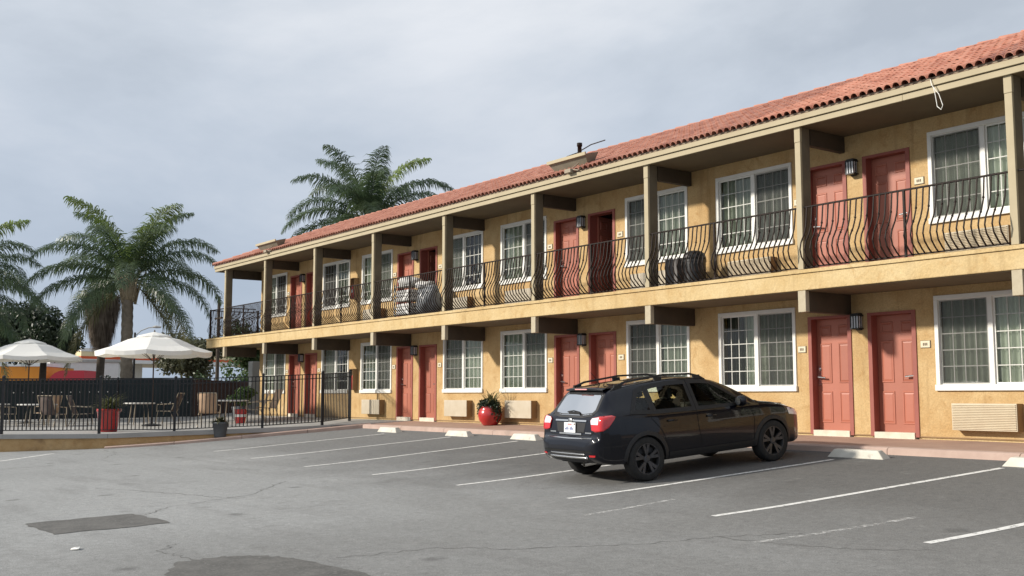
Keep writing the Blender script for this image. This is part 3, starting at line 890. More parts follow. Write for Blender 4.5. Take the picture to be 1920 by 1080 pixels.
for j in range(22):
    t = j / 22; y = .55 + 2.4 * t; zt_ = 3.75 - 1.55 * t; sr.tube([(-37.9, y, zt_), (-37.9, y, zt_ - .9)], .0085, 4, caps=False)
mp('stair_railing', sr, M['iron'])
# stair flight behind the end wall
st = MB()
for j in range(14):
    st.box(-38.9, -37.95, 3.25 + .27 * j, 3.55 + .27 * j, 2.6 - .19 * j, 2.72 - .19 * j)
mp('stair_flight', st, M['concrete'])

# ------------------------------------------------------------------ wall fixtures (each a thing of its own)
FLOORN = ('ground floor', 'balcony level')
PAIR = {0: 'the farthest doors', 1: 'the third doors from right', 2: 'the doors behind the car', 3: 'the rightmost doors'}
PAIRU = {0: 'the farthest doors', 1: 'the linen cart doors', 2: 'the middle open doorway', 3: 'the rightmost doors'}
ln = MB(); ln.box(-.055, .055, -.03, 0, -.14, .14); ln.box(-.085, .085, -.15, 0, .10, .125); ln.box(-.07, .07, -.135, -.01, .125, .15); ln.box(-.085, .085, -.15, 0, -.125, -.105)
for x in (-.08, -.027, .027, .08): ln.box(x - .007, x + .007, -.149, -.135, -.106, .101)
for x in (-.08, .08): ln.box(x - .006, x + .006, -.08, -.066, -.106, .101)
lan_me = ln.mesh('cage', M['iron_black']); lg_me = MB().box(-.072, .072, -.134, -.032, -.104, .099).mesh('lamp_glass', M['lantern_glass'])
pl_me = MB().box(-.085, .085, -.018, 0, -.055, .055).mesh('plate', M['plaque'])
pn = MB()
for i in range(3): pn.box(-.04 + i * .03, -.02 + i * .03, -.0205, -.0175, -.022, .022)
pn_me = pn.mesh('number', M['ink'])
pb_me = MB().box(-.092, .092, -.008, 0.002, -.062, .062).mesh('backing', M['ink'])
def ac_unit(kind):
    w, h, d = 1.07, .42, .17
    body = MB().box(0, w, -d, .03, 0, h).mesh('sleeve', M['ac_side'])
    if kind == 'louver':
        g = MB(); g.box(0.004, w - .004, -d - .012, -d - .001, 0, h)
        lv = MB()
        for j in range(15): z = .02 + j * .026; lv.add([(.02, -d - .013, z), (w - .02, -d - .013, z), (w - .02, -d - .028, z + .006), (.02, -d - .028, z + .006), (w - .02, -d - .013, z + .019), (.02, -d - .013, z + .019)], [(0, 1, 2, 3), (3, 2, 4, 5)])
        return body, g.mesh('front_panel', M['ac']), lv.mesh('louver', M['ac'])
    g = MB(); g.box(-.004, w + .004, -d - .022, -d - .001, -.004, h + .004)
    return body, g.mesh('front_panel', M['ac_white']), None
AC = {k: ac_unit(k) for k in ('louver', 'plain')}
for k in range(4):
    for fl in (0, 1):
        L_ = LS[k]; dz = fl * F2
        where = (PAIRU if fl else PAIR)[k]
        t = thing('wall_lantern', (L_, -.001, 1.95 + dz), f'black caged wall lantern on {FLOORN[fl]} beside {where}', 'lantern', 'wall lanterns between the doors')
        inst('cage', lan_me, t); inst('lamp_glass', lg_me, t)
        for s_, dx in ((-1, -1.235), (1, 1.255)):
            t = thing('room_plaque', (L_ + dx, -.001, 1.52 + dz), f'small room number plaque on {FLOORN[fl]}, {"left" if s_ < 0 else "right"} of {where}', 'plaque', 'room number plaques')
            inst('backing', pb_me, t); inst('plate', pl_me, t, bevel=.004); inst('number', pn_me, t)
        for s_, dx in ((-1, -2.84), (1, 1.77)):
            if k == 0: continue
            if (k, s_, fl) == (1, -1, 1): pass
            kind = 'louver' if (k, s_) == (3, 1) or (fl == 1 and k == 3) else 'plain'
            t = thing('air_conditioner', (L_ + dx, 0, .14 + dz), f'{"louvered beige" if kind == "louver" else "flat pale"} wall air conditioner on {FLOORN[fl]}, {"left" if s_ < 0 else "right"} of {where}', 'air conditioner', 'wall air conditioners')
            b_, p_, l_ = AC[kind]
            inst('sleeve', b_, t, bevel=.006); inst('front_panel', p_, t, bevel=.008)
            if l_: inst('louver', l_, t)
M['bluegrey'] = pmat('grey_metal', (0.42, 0.42, 0.40), (0.36, 0.36, 0.345), rough=0.6)
# fire extinguisher boxes
for z, lab in ((.85, 'red fire extinguisher in a dark box on the ground floor wall by the patio fence'), (3.68, 'red fire extinguisher in a dark box on the balcony wall between windows')):
    t = thing('fire_extinguisher', (-29.62, 0, z), lab, 'extinguisher')
    bx_ = MB(); bx_.box(-.13, -.115, -.17, -.002, 0, .66); bx_.box(.115, .13, -.17, -.002, 0, .66); bx_.box(-.115, .115, -.17, -.002, 0, .015); bx_.box(-.115, .115, -.17, -.002, .645, .66); bx_.box(-.115, .115, -.02, -.003, .016, .644)
    bx_.build('cabinet', M['ac_side'], t)
    MB().lathe([(.07, .02), (.075, .04), (.075, .36), (.05, .41), (.022, .43), (.022, .46)], 14, (0, -.1, 0)).build('cylinder', M['red_paint'], t, smooth=True)
    hd = MB(); hd.box(-.02, .05, -.12, -.08, .462, .50); hd.tube([(.02, -.1, .46), (.085, -.1, .40), (.09, -.1, .2)], .01, 6); hd.build('valve', M['iron_black'], t)
    MB().box(-.03, .03, -.178, -.172, .2, .3).build('tag', M['white'], t)

# roof things
M['boxshade'] = pmat('shaded_box_metal', (0.17, 0.165, 0.125), (0.22, 0.21, 0.16), rough=0.8, scale=4)  # beige box front in shade: the shade is put into this darker grey-green
def flood_box(x0, w, label):
    y = -1.06; z = EZ + (y - EY) * SL + .05
    t = thing('roof_light_box', (x0, y, z), label, 'light box', 'long beige boxes on the roof edge')
    b_ = MB()
    # flared trough: narrow foot, wide top
    b_.add([(.10, 0, 0), (w - .10, 0, 0), (w - .10, .18, .08), (.10, .18, .08), (0, -.16, .20), (w, -.16, .20), (w, .22, .30), (0, .22, .30)],
           [(0, 1, 2, 3), (0, 1, 5, 4), (1, 2, 6, 5), (2, 3, 7, 6), (3, 0, 4, 7), (4, 5, 6, 7)])
    b_.build('housing', M['boxshade'], t, bevel=.006)
    MB().box(-.015, w + .015, -.185, -.15, .17, .245).build('lip', M['trim'], t, bevel=.006)
    br = MB(); br.tube([(w - .3, -.1, .06), (w - .25, -.34, -.12), (w - .05, -.33, -.17), (w + .1, -.28, -.08)], .016, 6); br.box(w - .42, w - .22, -.40, -.24, -.19, -.11)
    br.build('bracket', M['mortar'], t)
    return t
flood_box(-18.45, 1.3, 'long beige flared box on the middle of the roof edge')
flood_box(-34.7, 1.6, 'long beige flared box on the far end of the roof edge')
t = thing('roof_vent', (-19.2, .35, EZ + (.35 - EY) * SL), 'dark vent pipe with short aerial arms standing on the roof', 'vent pipe')
MB().lathe([(.12, -.05), (.07, .06), (.05, .08), (.05, .42), (.065, .42), (.065, .5)], 12).build('pipe', M['iron'], t, smooth=True)
MB().tube([(0, 0, .28), (-.35, -.1, .22), (-.62, -.15, .12)], .014, 5).build('aerial_arm', M['iron'], t)
MB().tube([(0, 0, .30), (.3, .1, .42), (.75, .15, .45)], .014, 5).build('aerial_arm', M['iron'], t)
wire = MB().tube([(-8.93, -1.35, 5.46), (-8.90, -1.37, 5.36), (-8.80, -1.35, 5.20), (-8.75, -1.34, 5.02), (-8.78, -1.34, 4.96), (-8.84, -1.34, 5.02), (-8.86, -1.35, 5.2), (-8.88, -1.36, 5.33)], .0065, 6)
tag(wire.build('wire_loop', M['white']), 'loop of pale cable dangling from the eave near the right edge', 'cable')

# balcony things
M['linen'] = pmat('white_linen', (0.72, 0.71, 0.68), (0.62, 0.61, 0.60), rough=0.9, scale=4, bump=0.4, bscale=10, bdist=0.02)
M['greybag'] = pmat('grey_bag', (0.16, 0.17, 0.18), (0.34, 0.36, 0.38), rough=0.35, scale=3, bump=0.5, bscale=6, bdist=0.03)
def blob(c, r, n=2, amp=.12, seed=0, mb=None):
    bm = bmesh.new(); bmesh.ops.create_icosphere(bm, subdivisions=n, radius=1)
    rnd = random.Random(seed); ks = [(Vector((rnd.uniform(-3, 3), rnd.uniform(-3, 3), rnd.uniform(-3, 3))), rnd.uniform(0, 6)) for _ in range(5)]
    mb = mb or MB(); o = len(mb.v)
    for v in bm.verts:
        p = v.co; d = 1 + amp * sum(math.sin(k.dot(p) * 1.4 + f) for k, f in ks) / 2
        mb.v.append((c[0] + p.x * r[0] * d, c[1] + p.y * r[1] * d, c[2] + p.z * r[2] * d))
    mb.f += [tuple(v.index + o for v in f.verts) for f in bm.faces]
    bm.free(); return mb
t = thing('linen_cart', (-25.55, -.52, 2.80), 'housekeeping cart piled with white linen behind the balcony railing', 'cart')
c_ = MB()
for (x, y) in ((-.42, -.24), (.42, -.24), (-.42, .24), (.42, .24)): c_.box(x - .015, x + .015, y - .015, y + .015, .1, .98)
for z in (.12, .5, .9): c_.box(-.43, .43, -.25, .25, z, z + .02)
c_.build('frame', M['bluegrey'], t)
for (x, y) in ((-.4, -.22), (.4, -.22), (-.4, .22), (.4, .22)): MB().lathe([(.05, -.015), (.05, .015)], 12, (x, y, .05), 'y').build('caster', M['iron_black'], t)
for z, n_ in ((.14, 3), (.52, 3)):
    for i in range(n_): MB().box(-.4, .36, -.22, .22, z + i * .1, z + i * .1 + .09).build('folded_towels', M['linen'], t, bevel=.03, seg=3)
blob((-.05, 0, 1.03), (.42, .26, .16), 3, .15, 3).build('linen_pile', M['linen'], t, smooth=True)
t = thing('laundry_bag', (-24.55, -.55, 2.80), 'bulging grey and white laundry sack hanging by the cart behind the railing', 'bag')
blob((0, 0, .47), (.42, .32, .46), 4, .10, 5).build('sack', M['greybag'], t, smooth=True)
blob((-.05, -.02, .86), (.30, .25, .13), 3, .2, 8).build('sheet', M['linen'], t, smooth=True)
t = thing('broom', (-24.98, -.25, 2.80), 'broom with thin dark handle leaning beside the linen cart', 'broom')
MB().tube([(0, 0, .2), (-.16, .1, 1.32)], .014, 6).build('handle', M['iron'], t); MB().box(-.14, .14, -.03, .03, .0, .2).build('head', M['drape'], t, bevel=.01)
M['binblack'] = pmat('black_plastic', (0.012, 0.012, 0.013), (0.02, 0.02, 0.021), rough=0.4, scale=6)
M['bingrey'] = pmat('grey_plastic', (0.10, 0.09, 0.09), (0.13, 0.12, 0.115), rough=0.6, scale=6)
t = thing('rubbish_bin', (-14.58, -.62, 2.80), 'black dome topped rubbish bin behind the balcony railing', 'bin'); t.scale = (.88,) * 3
MB().lathe([(.22, 0), (.24, .02), (.25, .55), (.262, .55), (.262, .60)], 24).build('body', M['binblack'], t, smooth=False)
MB().lathe([(.262, .601), (.25, .68), (.21, .75), (.13, .80), (.02, .815)], 24).build('dome_lid', M['binblack'], t, smooth=True)
MB().box(-.1, .1, -.262, -.2, .63, .70).build('flap', M['bingrey'], t, bevel=.01)
t = thing('storage_box', (-15.05, -.62, 2.80), 'dark grey upright box beside the black bin on the balcony', 'box'); t.scale = (.9, .9, .86)
MB().box(-.19, .19, -.2, .2, 0, .66).build('body', M['bingrey'], t, bevel=.012); MB().box(-.205, .205, -.215, .215, .661, .70).build('lid', M['white'], t, bevel=.01)

# wheel stops
ws = MB(); hl, hw = .50, .10
ws.add([(-hl, -hw, 0), (hl, -hw, 0), (hl, hw, 0), (-hl, hw, 0), (-hl + .11, -hw * .55, .125), (hl - .11, -hw * .55, .125), (hl - .11, hw * .55, .125), (-hl + .11, hw * .55, .125)],
       [(0, 3, 2, 1), (4, 5, 6, 7), (0, 1, 5, 4), (1, 2, 6, 5), (2, 3, 7, 6), (3, 0, 4, 7)])
ws_me = ws.mesh('wheel_stop', M['stop'])
ws_lab = ['worn pale concrete wheel stop at the kerb corner by the patio, farthest of the row', 'pale concrete wheel stop second from the patio, below the small air conditioner', 'pale concrete wheel stop just left of the parked car, below the red pot',
          'pale concrete wheel stop below the rightmost pair of red doors', 'pale concrete wheel stop cut off at the right edge of the photo']
for (x, y), lab in zip(((-24.15, -1.92), (-20.87, -1.95), (-18.3, -1.95), (-10.0, -1.95), (-7.2, -1.95)), ws_lab):
    o = inst('wheel_stop', ws_me, None, (x, y, zl(y) - .006), (R(4.86), 0, R(random.uniform(-3, 1))), bevel=.012)
    tag(o, lab, 'wheel stop', 'wheel stops along the walkway')
# litter
lt = MB(); lt.add([(-.09, 0, 0), (.02, -.04, 0), (.10, .02, .01), (.0, .06, .02), (-.05, .05, .0), (.03, .0, .022)], [(0, 1, 5, 3), (1, 2, 5), (2, 3, 5), (0, 3, 4)])
tag(lt.build('litter', M['white'], loc=(-11.38, -12.9, zl(-12.9) + .004)), 'scrap of white paper lying on the asphalt', 'litter')

# ------------------------------------------------------------------ parked car (numbers in metres from the rear bumper, z from the road)
def carpaint():
    m, nt, b, N, L = nodes('navy_car_paint')
    b.inputs['Base Color'].default_value = (0.0016, 0.0021, 0.0062, 1)
    b.inputs['Roughness'].default_value = 0.3; b.inputs['Metallic'].default_value = 0.0; b.inputs['Specular IOR Level'].default_value = 0.15; b.inputs['Coat IOR'].default_value = 1.38
    b.inputs['Coat Weight'].default_value = 1.0; b.inputs['Coat Roughness'].default_value = 0.03
    return m
M['car'] = carpaint()
M['clad'] = pmat('black_cladding', (0.010, 0.010, 0.011), (0.016, 0.016, 0.017), rough=0.55, scale=30)
M['seam'] = pmat('seam', (0.002, 0.002, 0.002), rough=0.9)
M['carglass'] = glassmat('car_glass', (0.66, 0.70, 0.62), 1.45)
M['rearglass'] = glassmat('rear_glass', (0.16, 0.18, 0.18), 1.68)
M['cabin'] = pmat('cabin', (0.03, 0.03, 0.032), (0.045, 0.045, 0.048), rough=0.9)
M['tyre'] = pmat('tyre', (0.012, 0.012, 0.012), (0.022, 0.021, 0.02), rough=0.85, scale=12)
M['rim'] = pmat('gunmetal_rim', (0.085, 0.085, 0.09), (0.06, 0.06, 0.065), rough=0.42, metal=0.6, scale=9)
M['rimdark'] = pmat('rim_pocket', (0.006, 0.006, 0.006), rough=0.6)
def lens(name, c, e=0.0):
    m, nt, b, N, L = nodes(name)
    b.inputs['Base Color'].default_value = (*c, 1); b.inputs['Roughness'].default_value = 0.12
    b.inputs['Coat Weight'].default_value = 1.0
    return m
M['redlens'] = lens('red_lens', (0.55, 0.012, 0.015)); M['clearlens'] = lens('clear_lens', (0.72, 0.72, 0.74))
M['plate'] = pmat('plate_white', (0.76, 0.77, 0.78), rough=0.4); M['plateblue'] = pmat('plate_blue', (0.10, 0.13, 0.30), rough=0.5)
M['platered'] = pmat('plate_red', (0.5, 0.10, 0.10), rough=0.5)

def tab(pts):
    X = np.array([p[0] for p in pts]); Y = np.array([p[1] for p in pts])
    return lambda x: float(np.interp(x, X, Y))
zT = tab([(0, .60), (.015, .68), (.04, .72), (.085, .742), (.098, .76), (.108, .85), (.125, .97), (.15, 1.045), (.22, 1.14), (.32, 1.27), (.42, 1.39), (.47, 1.435), (.56, 1.465), (.8, 1.498), (1.1, 1.522),
          (1.5, 1.540), (1.85, 1.543), (2.15, 1.525), (2.4, 1.487), (2.6, 1.432), (2.85, 1.33), (3.1, 1.20), (3.3, 1.085), (3.38, 1.05), (3.5, 1.02), (3.75, .985), (4.0, .93), (4.2, .855), (4.32, .77), (4.40, .67), (4.44, .57), (4.45, .52)])
zLo = tab([(0, .52), (.02, .45), (.06, .40), (.15, .34), (.3, .30), (.9, .27), (3.5, .27), (4.1, .25), (4.3, .28), (4.42, .38), (4.45, .47)])
wM = tab([(0, .52), (.015, .64), (.04, .715), (.08, .765), (.14, .805), (.24, .838), (.42, .866), (.9, .888), (2.0, .888), (3.5, .888), (3.85, .866), (4.1, .81), (4.25, .735), (4.36, .62), (4.42, .48), (4.45, .36)])
zBl = tab([(0, .9), (.1, 1.02), (.5, 1.045), (1.5, 1.005), (2.5, .975), (3.3, .955), (3.8, .90), (4.2, .80), (4.45, .58)])
wR = tab([(0, .48), (.04, .66), (.09, .72), (.1, .69), (.125, .675), (.15, .665), (.32, .60), (.47, .545), (.6, .555), (1.0, .575), (2.0, .59), (2.6, .585), (3.0, .64), (3.3, .70), (3.7, .71), (4.0, .67), (4.2, .60), (4.36, .48), (4.45, .30)])
def section(x):
    zt, zl_, wm, wr = zT(x), zLo(x), wM(x), wR(x)
    zb = min(zBl(x), zt - .045); zb = max(zb, zl_ + .03)
    hi = max(zt - zb, .02)
    wb = wm * .962
    wr = min(wr, wb - .012)
    e = min(.045, hi * .45)
    zm = min(.70, zb - .02) if zb > zl_ + .1 else (zb + zl_) / 2
    pts = [(0, zt), (wr * .5, zt - min(.012, e * .3)), (wr * .93, zt - e * .75), (wr + (wb - wr) * .10, zt - e * 1.5 if hi > .12 else zt - e),
           (wr + (wb - wr) * .60, zb + (hi - e) * .42), (wb, zb + .006), (wb + (wm - wb) * .55, zb - (zb - zm) * .28), (wm, zm), (wm * .992, zl_ + (zm - zl_) * .45), (wm * .965, zl_ + .03), (wm * .90, zl_), (0, zl_)]
    for _ in range(2):
        q = [pts[0]]
        for a, b in zip(pts[:-1], pts[1:]):
            q += [(a[0] * .75 + b[0] * .25, a[1] * .75 + b[1] * .25), (a[0] * .25 + b[0] * .75, a[1] * .25 + b[1] * .75)]
        q.append(pts[-1]); pts = q
    return pts
# stations spaced evenly along the top profile
xs_f = np.linspace(0, 4.45, 4451); zf = np.array([zT(x) for x in xs_f]); wf = np.array([wM(x) for x in xs_f])
arc = np.concatenate([[0], np.cumsum(np.sqrt(np.diff(xs_f) ** 2 + np.diff(zf) ** 2 + .6 * np.diff(wf) ** 2))])
stx = np.interp(np.linspace(0, arc[-1], 190), arc, xs_f)
SEC = [np.array(section(x)) for x in stx]
SECA = np.array(SEC)                                   # (station, point, (y,z))
def sec_at(x):
    i = int(np.clip(np.searchsorted(stx, x) - 1, 0, len(stx) - 2)); t = (x - stx[i]) / (stx[i + 1] - stx[i])
    return SECA[i] * (1 - t) + SECA[i + 1] * t
def y_side(x, z):
    s = sec_at(min(max(x, 0.001), 4.449)); best = 0
    for (y0, z0), (y1, z1) in zip(s[:-1], s[1:]):
        if (z0 - z) * (z1 - z) <= 0 and abs(z1 - z0) > 1e-9:
            best = max(best, y0 + (y1 - y0) * (z - z0) / (z1 - z0))
    return best
def z_up(x, y):
    s = sec_at(x); y = abs(y)
    for (y0, z0), (y1, z1) in zip(s[:-1], s[1:]):
        if y0 <= y <= y1: return z0 + (z1 - z0) * (y - y0) / max(y1 - y0, 1e-9)
    return -1
def x_rear(y, z):
    lo, hi = 0.0, .75
    def ins(x):
        s_lo = zLo(x)
        return z_up(x, y) >= z if z > .58 else (y_side(x, z) >= abs(y))
    for _ in range(28):
        m = (lo + hi) / 2
        if ins(m): hi = m
        else: lo = m
    return hi
_corner = {}
def p_corner(u, z):
    key = round(z, 3)
    if key not in _corner:
        xx = np.concatenate([np.linspace(0.001, .2, 120), np.linspace(.205, .9, 60)])
        yy = np.array([y_side(x, z) for x in xx]); ok = yy > 0.02
        _corner[key] = (xx[ok] + yy[ok], xx[ok], yy[ok])
    U, X, Y = _corner[key]
    return float(np.interp(u, U, X)), float(np.interp(u, U, Y))
CX = -.89                                              # origin at the rear axle
def m_side(sg, off=.004): return lambda a, b: (a + CX, sg * (y_side(a, b) + off), b)
def m_rear(off=.004): return lambda a, b: (x_rear(a, b) + CX - off, a, b)
def m_corner(sg, off=.004):
    def f(u, z):
        x, y = p_corner(u, z); x2, y2 = p_corner(u + .02, z)
        d = Vector((x2 - x, y2 - y, 0)); d = d.normalized() if d.length > 1e-6 else Vector((0, 1, 0))
        return (x - d.y * off + CX, sg * (y + d.x * off), z)
    return f
def m_top(off=.004): return lambda a, b: (a + CX, b, z_up(a, b) + off)
def patch(name, poly, fn, mat, parent, step=.04, thick=0.0, smooth=True):
    bm = bmesh.new()
    f = bm.faces.new([bm.verts.new((p[0], p[1], 0)) for p in poly])
    for ax in (0, 1):
        lo, hi = min(p[ax] for p in poly), max(p[ax] for p in poly)
        n = int((hi - lo) / step)
        for i in range(1, n + 1):
            c = lo + (hi - lo) * i / (n + 1)
            co = (c, 0, 0) if ax == 0 else (0, c, 0); no = (1, 0, 0) if ax == 0 else (0, 1, 0)
            bmesh.ops.bisect_plane(bm, geom=bm.verts[:] + bm.edges[:] + bm.faces[:], plane_co=co, plane_no=no)
    for v in bm.verts: v.co = Vector(fn(v.co.x, v.co.y))
    me = bpy.data.meshes.new(name); bm.to_mesh(me); bm.free()
    me.materials.append(mat)
    if smooth: me.polygons.foreach_set('use_smooth', [True] * len(me.polygons))
    o = inst(name, me, parent)
    if thick:
        s = o.modifiers.new('solid', 'SOLIDIFY'); s.thickness = thick; s.offset = 0
    return o
def offset_poly(poly, d):
    out = []; n = len(poly)
    area = sum(poly[i][0] * poly[(i + 1) % n][1] - poly[(i + 1) % n][0] * poly[i][1] for i in range(n)); sg = 1 if area > 0 else -1
    for i in range(n):
        p0, p1, p2 = Vector(poly[i - 1]), Vector(poly[i]), Vector(poly[(i + 1) % n])
        a, b = (p1 - p0).normalized(), (p2 - p1).normalized()
        na, nb = Vector((a.y, -a.x)) * sg, Vector((b.y, -b.x)) * sg
        m = (na + nb).normalized(); k = d / max(m.dot(na), .5)
        out.append(tuple(p1 + m * k))
    return out
def ring(name, poly, d0, d1, fn, mat, parent, step=.05):
    A, B = offset_poly(poly, d0), offset_poly(poly, d1)
    mb = MB(); n = len(poly)
    for i in range(n):
        a0, a1, b0, b1 = A[i], A[(i + 1) % n], B[i], B[(i + 1) % n]
        k = max(1, int(math.hypot(a1[0] - a0[0], a1[1] - a0[1]) / step))
        for j in range(k):
            t0, t1 = j / k, (j + 1) / k
            L2 = lambda p, q, t: (p[0] + (q[0] - p[0]) * t, p[1] + (q[1] - p[1]) * t)
            mb.quad(*[fn(*p) for p in (L2(a0, a1, t0), L2(a0, a1, t1), L2(b0, b1, t1), L2(b0, b1, t0))])
    return mb.build(name, mat, parent)
def band(name, line, w, fn, mat, parent, step=.04):
    """strip of width w along a polyline in surface coordinates"""
    P = []
    for a, b in zip(line[:-1], line[1:]):
        k = max(1, int(math.hypot(b[0] - a[0], b[1] - a[1]) / step))
        P += [(a[0] + (b[0] - a[0]) * j / k, a[1] + (b[1] - a[1]) * j / k) for j in range(k)]
    P.append(line[-1]); mb = MB()
    for i, p in enumerate(P):
        q, r = P[min(i + 1, len(P) - 1)], P[max(i - 1, 0)]
        dx, dy = q[0] - r[0], q[1] - r[1]; l = math.hypot(dx, dy); n = (-dy / l * w / 2, dx / l * w / 2)
        mb.v += [fn(p[0] - n[0], p[1] - n[1]), fn(p[0] + n[0], p[1] + n[1])]
    for i in range(len(P) - 1): mb.f.append((2 * i, 2 * i + 1, 2 * i + 3, 2 * i + 2))
    return mb.build(name, mat, parent)
def inside(p, poly):
    x, y = p; c = False; n = len(poly)
    for i in range(n):
        (x0, y0), (x1, y1) = poly[i], poly[i - 1]
        if (y0 > y) != (y1 > y) and x < (x1 - x0) * (y - y0) / (y1 - y0) + x0: c = not c
    return c

car = thing('parked_car', (0, 0, 0), 'dark navy hatchback with roof rails and red tail lights parked nose to the motel', 'car')
G_FRONT = [(2.0, 1.035), (3.0, 1.02), (2.62, 1.27), (2.42, 1.375), (2.2, 1.405), (2.0, 1.415)]
G_REAR = [(1.14, 1.055), (1.88, 1.04), (1.88, 1.415), (1.55, 1.42), (1.24, 1.40), (1.14, 1.385)]
G_QTR = [(.74, 1.085), (1.05, 1.06), (1.05, 1.375), (.93, 1.345)]
G_HATCH = [(-.545, 1.13), (-.50, 1.075), (-.3, 1.055), (.3, 1.055), (.50, 1.075), (.545, 1.13), (.50, 1.34), (.44, 1.375), (-.44, 1.375), (-.50, 1.34)]
G_WIND = [(3.24, -.62), (3.24, .62), (2.62, .52), (2.60, .3), (2.60, -.3), (2.62, -.52)]
WR_, WF_, AR = .89, 3.525, .372
# body shell, with window and wheel openings
bv, bf = [], []
NS, NP = SECA.shape[0], SECA.shape[1]
bm = bmesh.new(); grid = {}
for i in range(NS):
    for j in range(NP):
        y, z = SECA[i, j]
        for sg in ((1, -1) if j not in (0, NP - 1) else (1,)):
            grid[(i, j, sg)] = bm.verts.new((stx[i], sg * y, z))
def gv(i, j, sg): return grid.get((i, j, sg)) or grid[(i, j, 1)]
def cut(vs):
    for v in vs:
        x, y, z = v.co
        if abs(y) > .5:
            if inside((x, z), G_FRONT) or inside((x, z), G_REAR) or inside((x, z), G_QTR): return True
            for wx in (WR_, WF_):
                if z < .8 and math.hypot(x - wx, z - .34) < AR - .01: return True
        if x < .7 and z > 1.0 and inside((y, z), G_HATCH): return True
        if 2.5 < x < 3.3 and z > 1.02 and inside((x, y), G_WIND): return True
    return False
for i in range(NS - 1):
    for j in range(NP - 1):
        for sg in (1, -1):
            q = [gv(i, j, sg), gv(i + 1, j, sg), gv(i + 1, j + 1, sg), gv(i, j + 1, sg)]
            if cut(q): continue
            if sg < 0: q.reverse()
            if len(set(q)) == 4: bm.faces.new(q)
for i in (0, NS - 1):
    loop = [gv(i, j, 1) for j in range(NP)] + [gv(i, j, -1) for j in range(NP - 2, 0, -1)]
    bm.faces.new(loop if i else loop[::-1])
for v in bm.verts: v.co.x += CX
loose = [v for v in bm.verts if not v.link_faces]
bmesh.ops.delete(bm, geom=loose, context='VERTS')
bmesh.ops.recalc_face_normals(bm, faces=bm.faces)
for f in bm.faces: f.smooth = True
me = bpy.data.meshes.new('body'); bm.to_mesh(me); bm.free(); me.materials.append(M['car'])
body = inst('body', me, car)
# inner shell keeps daylight out of the lower body
tub = MB(); tub.box(.25 + CX, 4.2 + CX, -.52, .52, .30, .46); tub.box(.35 + CX, 3.3 + CX, -.80, .80, .42, .50); tub.box(.5 + CX, 1.0 + CX, -.68, .68, .5, .98)
tub.box(3.05 + CX, 3.3 + CX, -.78, .78, .5, 1.0)
tub.build('cabin_floor', M['cabin'], car)
for sg in (-1, 1):
    for nm, poly in (('front_window', G_FRONT), ('rear_window', G_REAR), ('quarter_window', G_QTR)):
        g = patch(nm, poly, m_side(sg, .002), M['carglass'], car, step=.06)
        ring('window_surround', poly, -.012, .055, m_side(sg, .005), M['clad'], g)
hg = patch('hatch_window', G_HATCH, m_rear(.002), M['rearglass'], car, step=.05)
ring('window_surround', G_HATCH, -.02, .035, m_rear(.004), M['clad'], hg)
wg = patch('windscreen', G_WIND, m_top(.002), M['carglass'], car, step=.06)
ring('window_surround', G_WIND, -.02, .045, m_top(.004), M['clad'], wg)
# seats
def seat(x, y):
    s = MB(); s.box(x - .1, x + .42, y - .24, y + .24, .50, .66)
    m_ = Matrix.Translation((x - .08, y, .62)) @ Matrix.Rotation(R(-14), 4, 'Y')
    s.box(-.06, .07, -.24, .24, 0, .56, m_); s.box(-.04, .05, -.12, .12, .60, .78, m_)
    s.tube([m_ @ Vector((0, -.05, .55)), m_ @ Vector((0, -.05, .62))], .008, 5); s.tube([m_ @ Vector((0, .05, .55)), m_ @ Vector((0, .05, .62))], .008, 5)
    return s.build('seat', M['cabin'], car, bevel=.04, seg=3)
for x, y in ((1.95 + CX, -.38), (1.95 + CX, .38), (1.15 + CX, -.42), (1.15 + CX, .0), (1.15 + CX, .42)): seat(x, y)
dash = MB(); dash.box(2.72 + CX, 3.05 + CX, -.74, .74, .72, 1.0); dash.build('dashboard', M['cabin'], car, bevel=.05, seg=3)
sw = MB(); cw = Vector((2.58 + CX, .38, .95))
sw.tube([cw + Vector((.07 * math.sin(a), .18 * math.cos(a), .17 * math.sin(a))) for a in [2 * math.pi * k / 20 for k in range(21)]], .014, 6, caps=False)
sw.build('steering_wheel', M['cabin'], car)
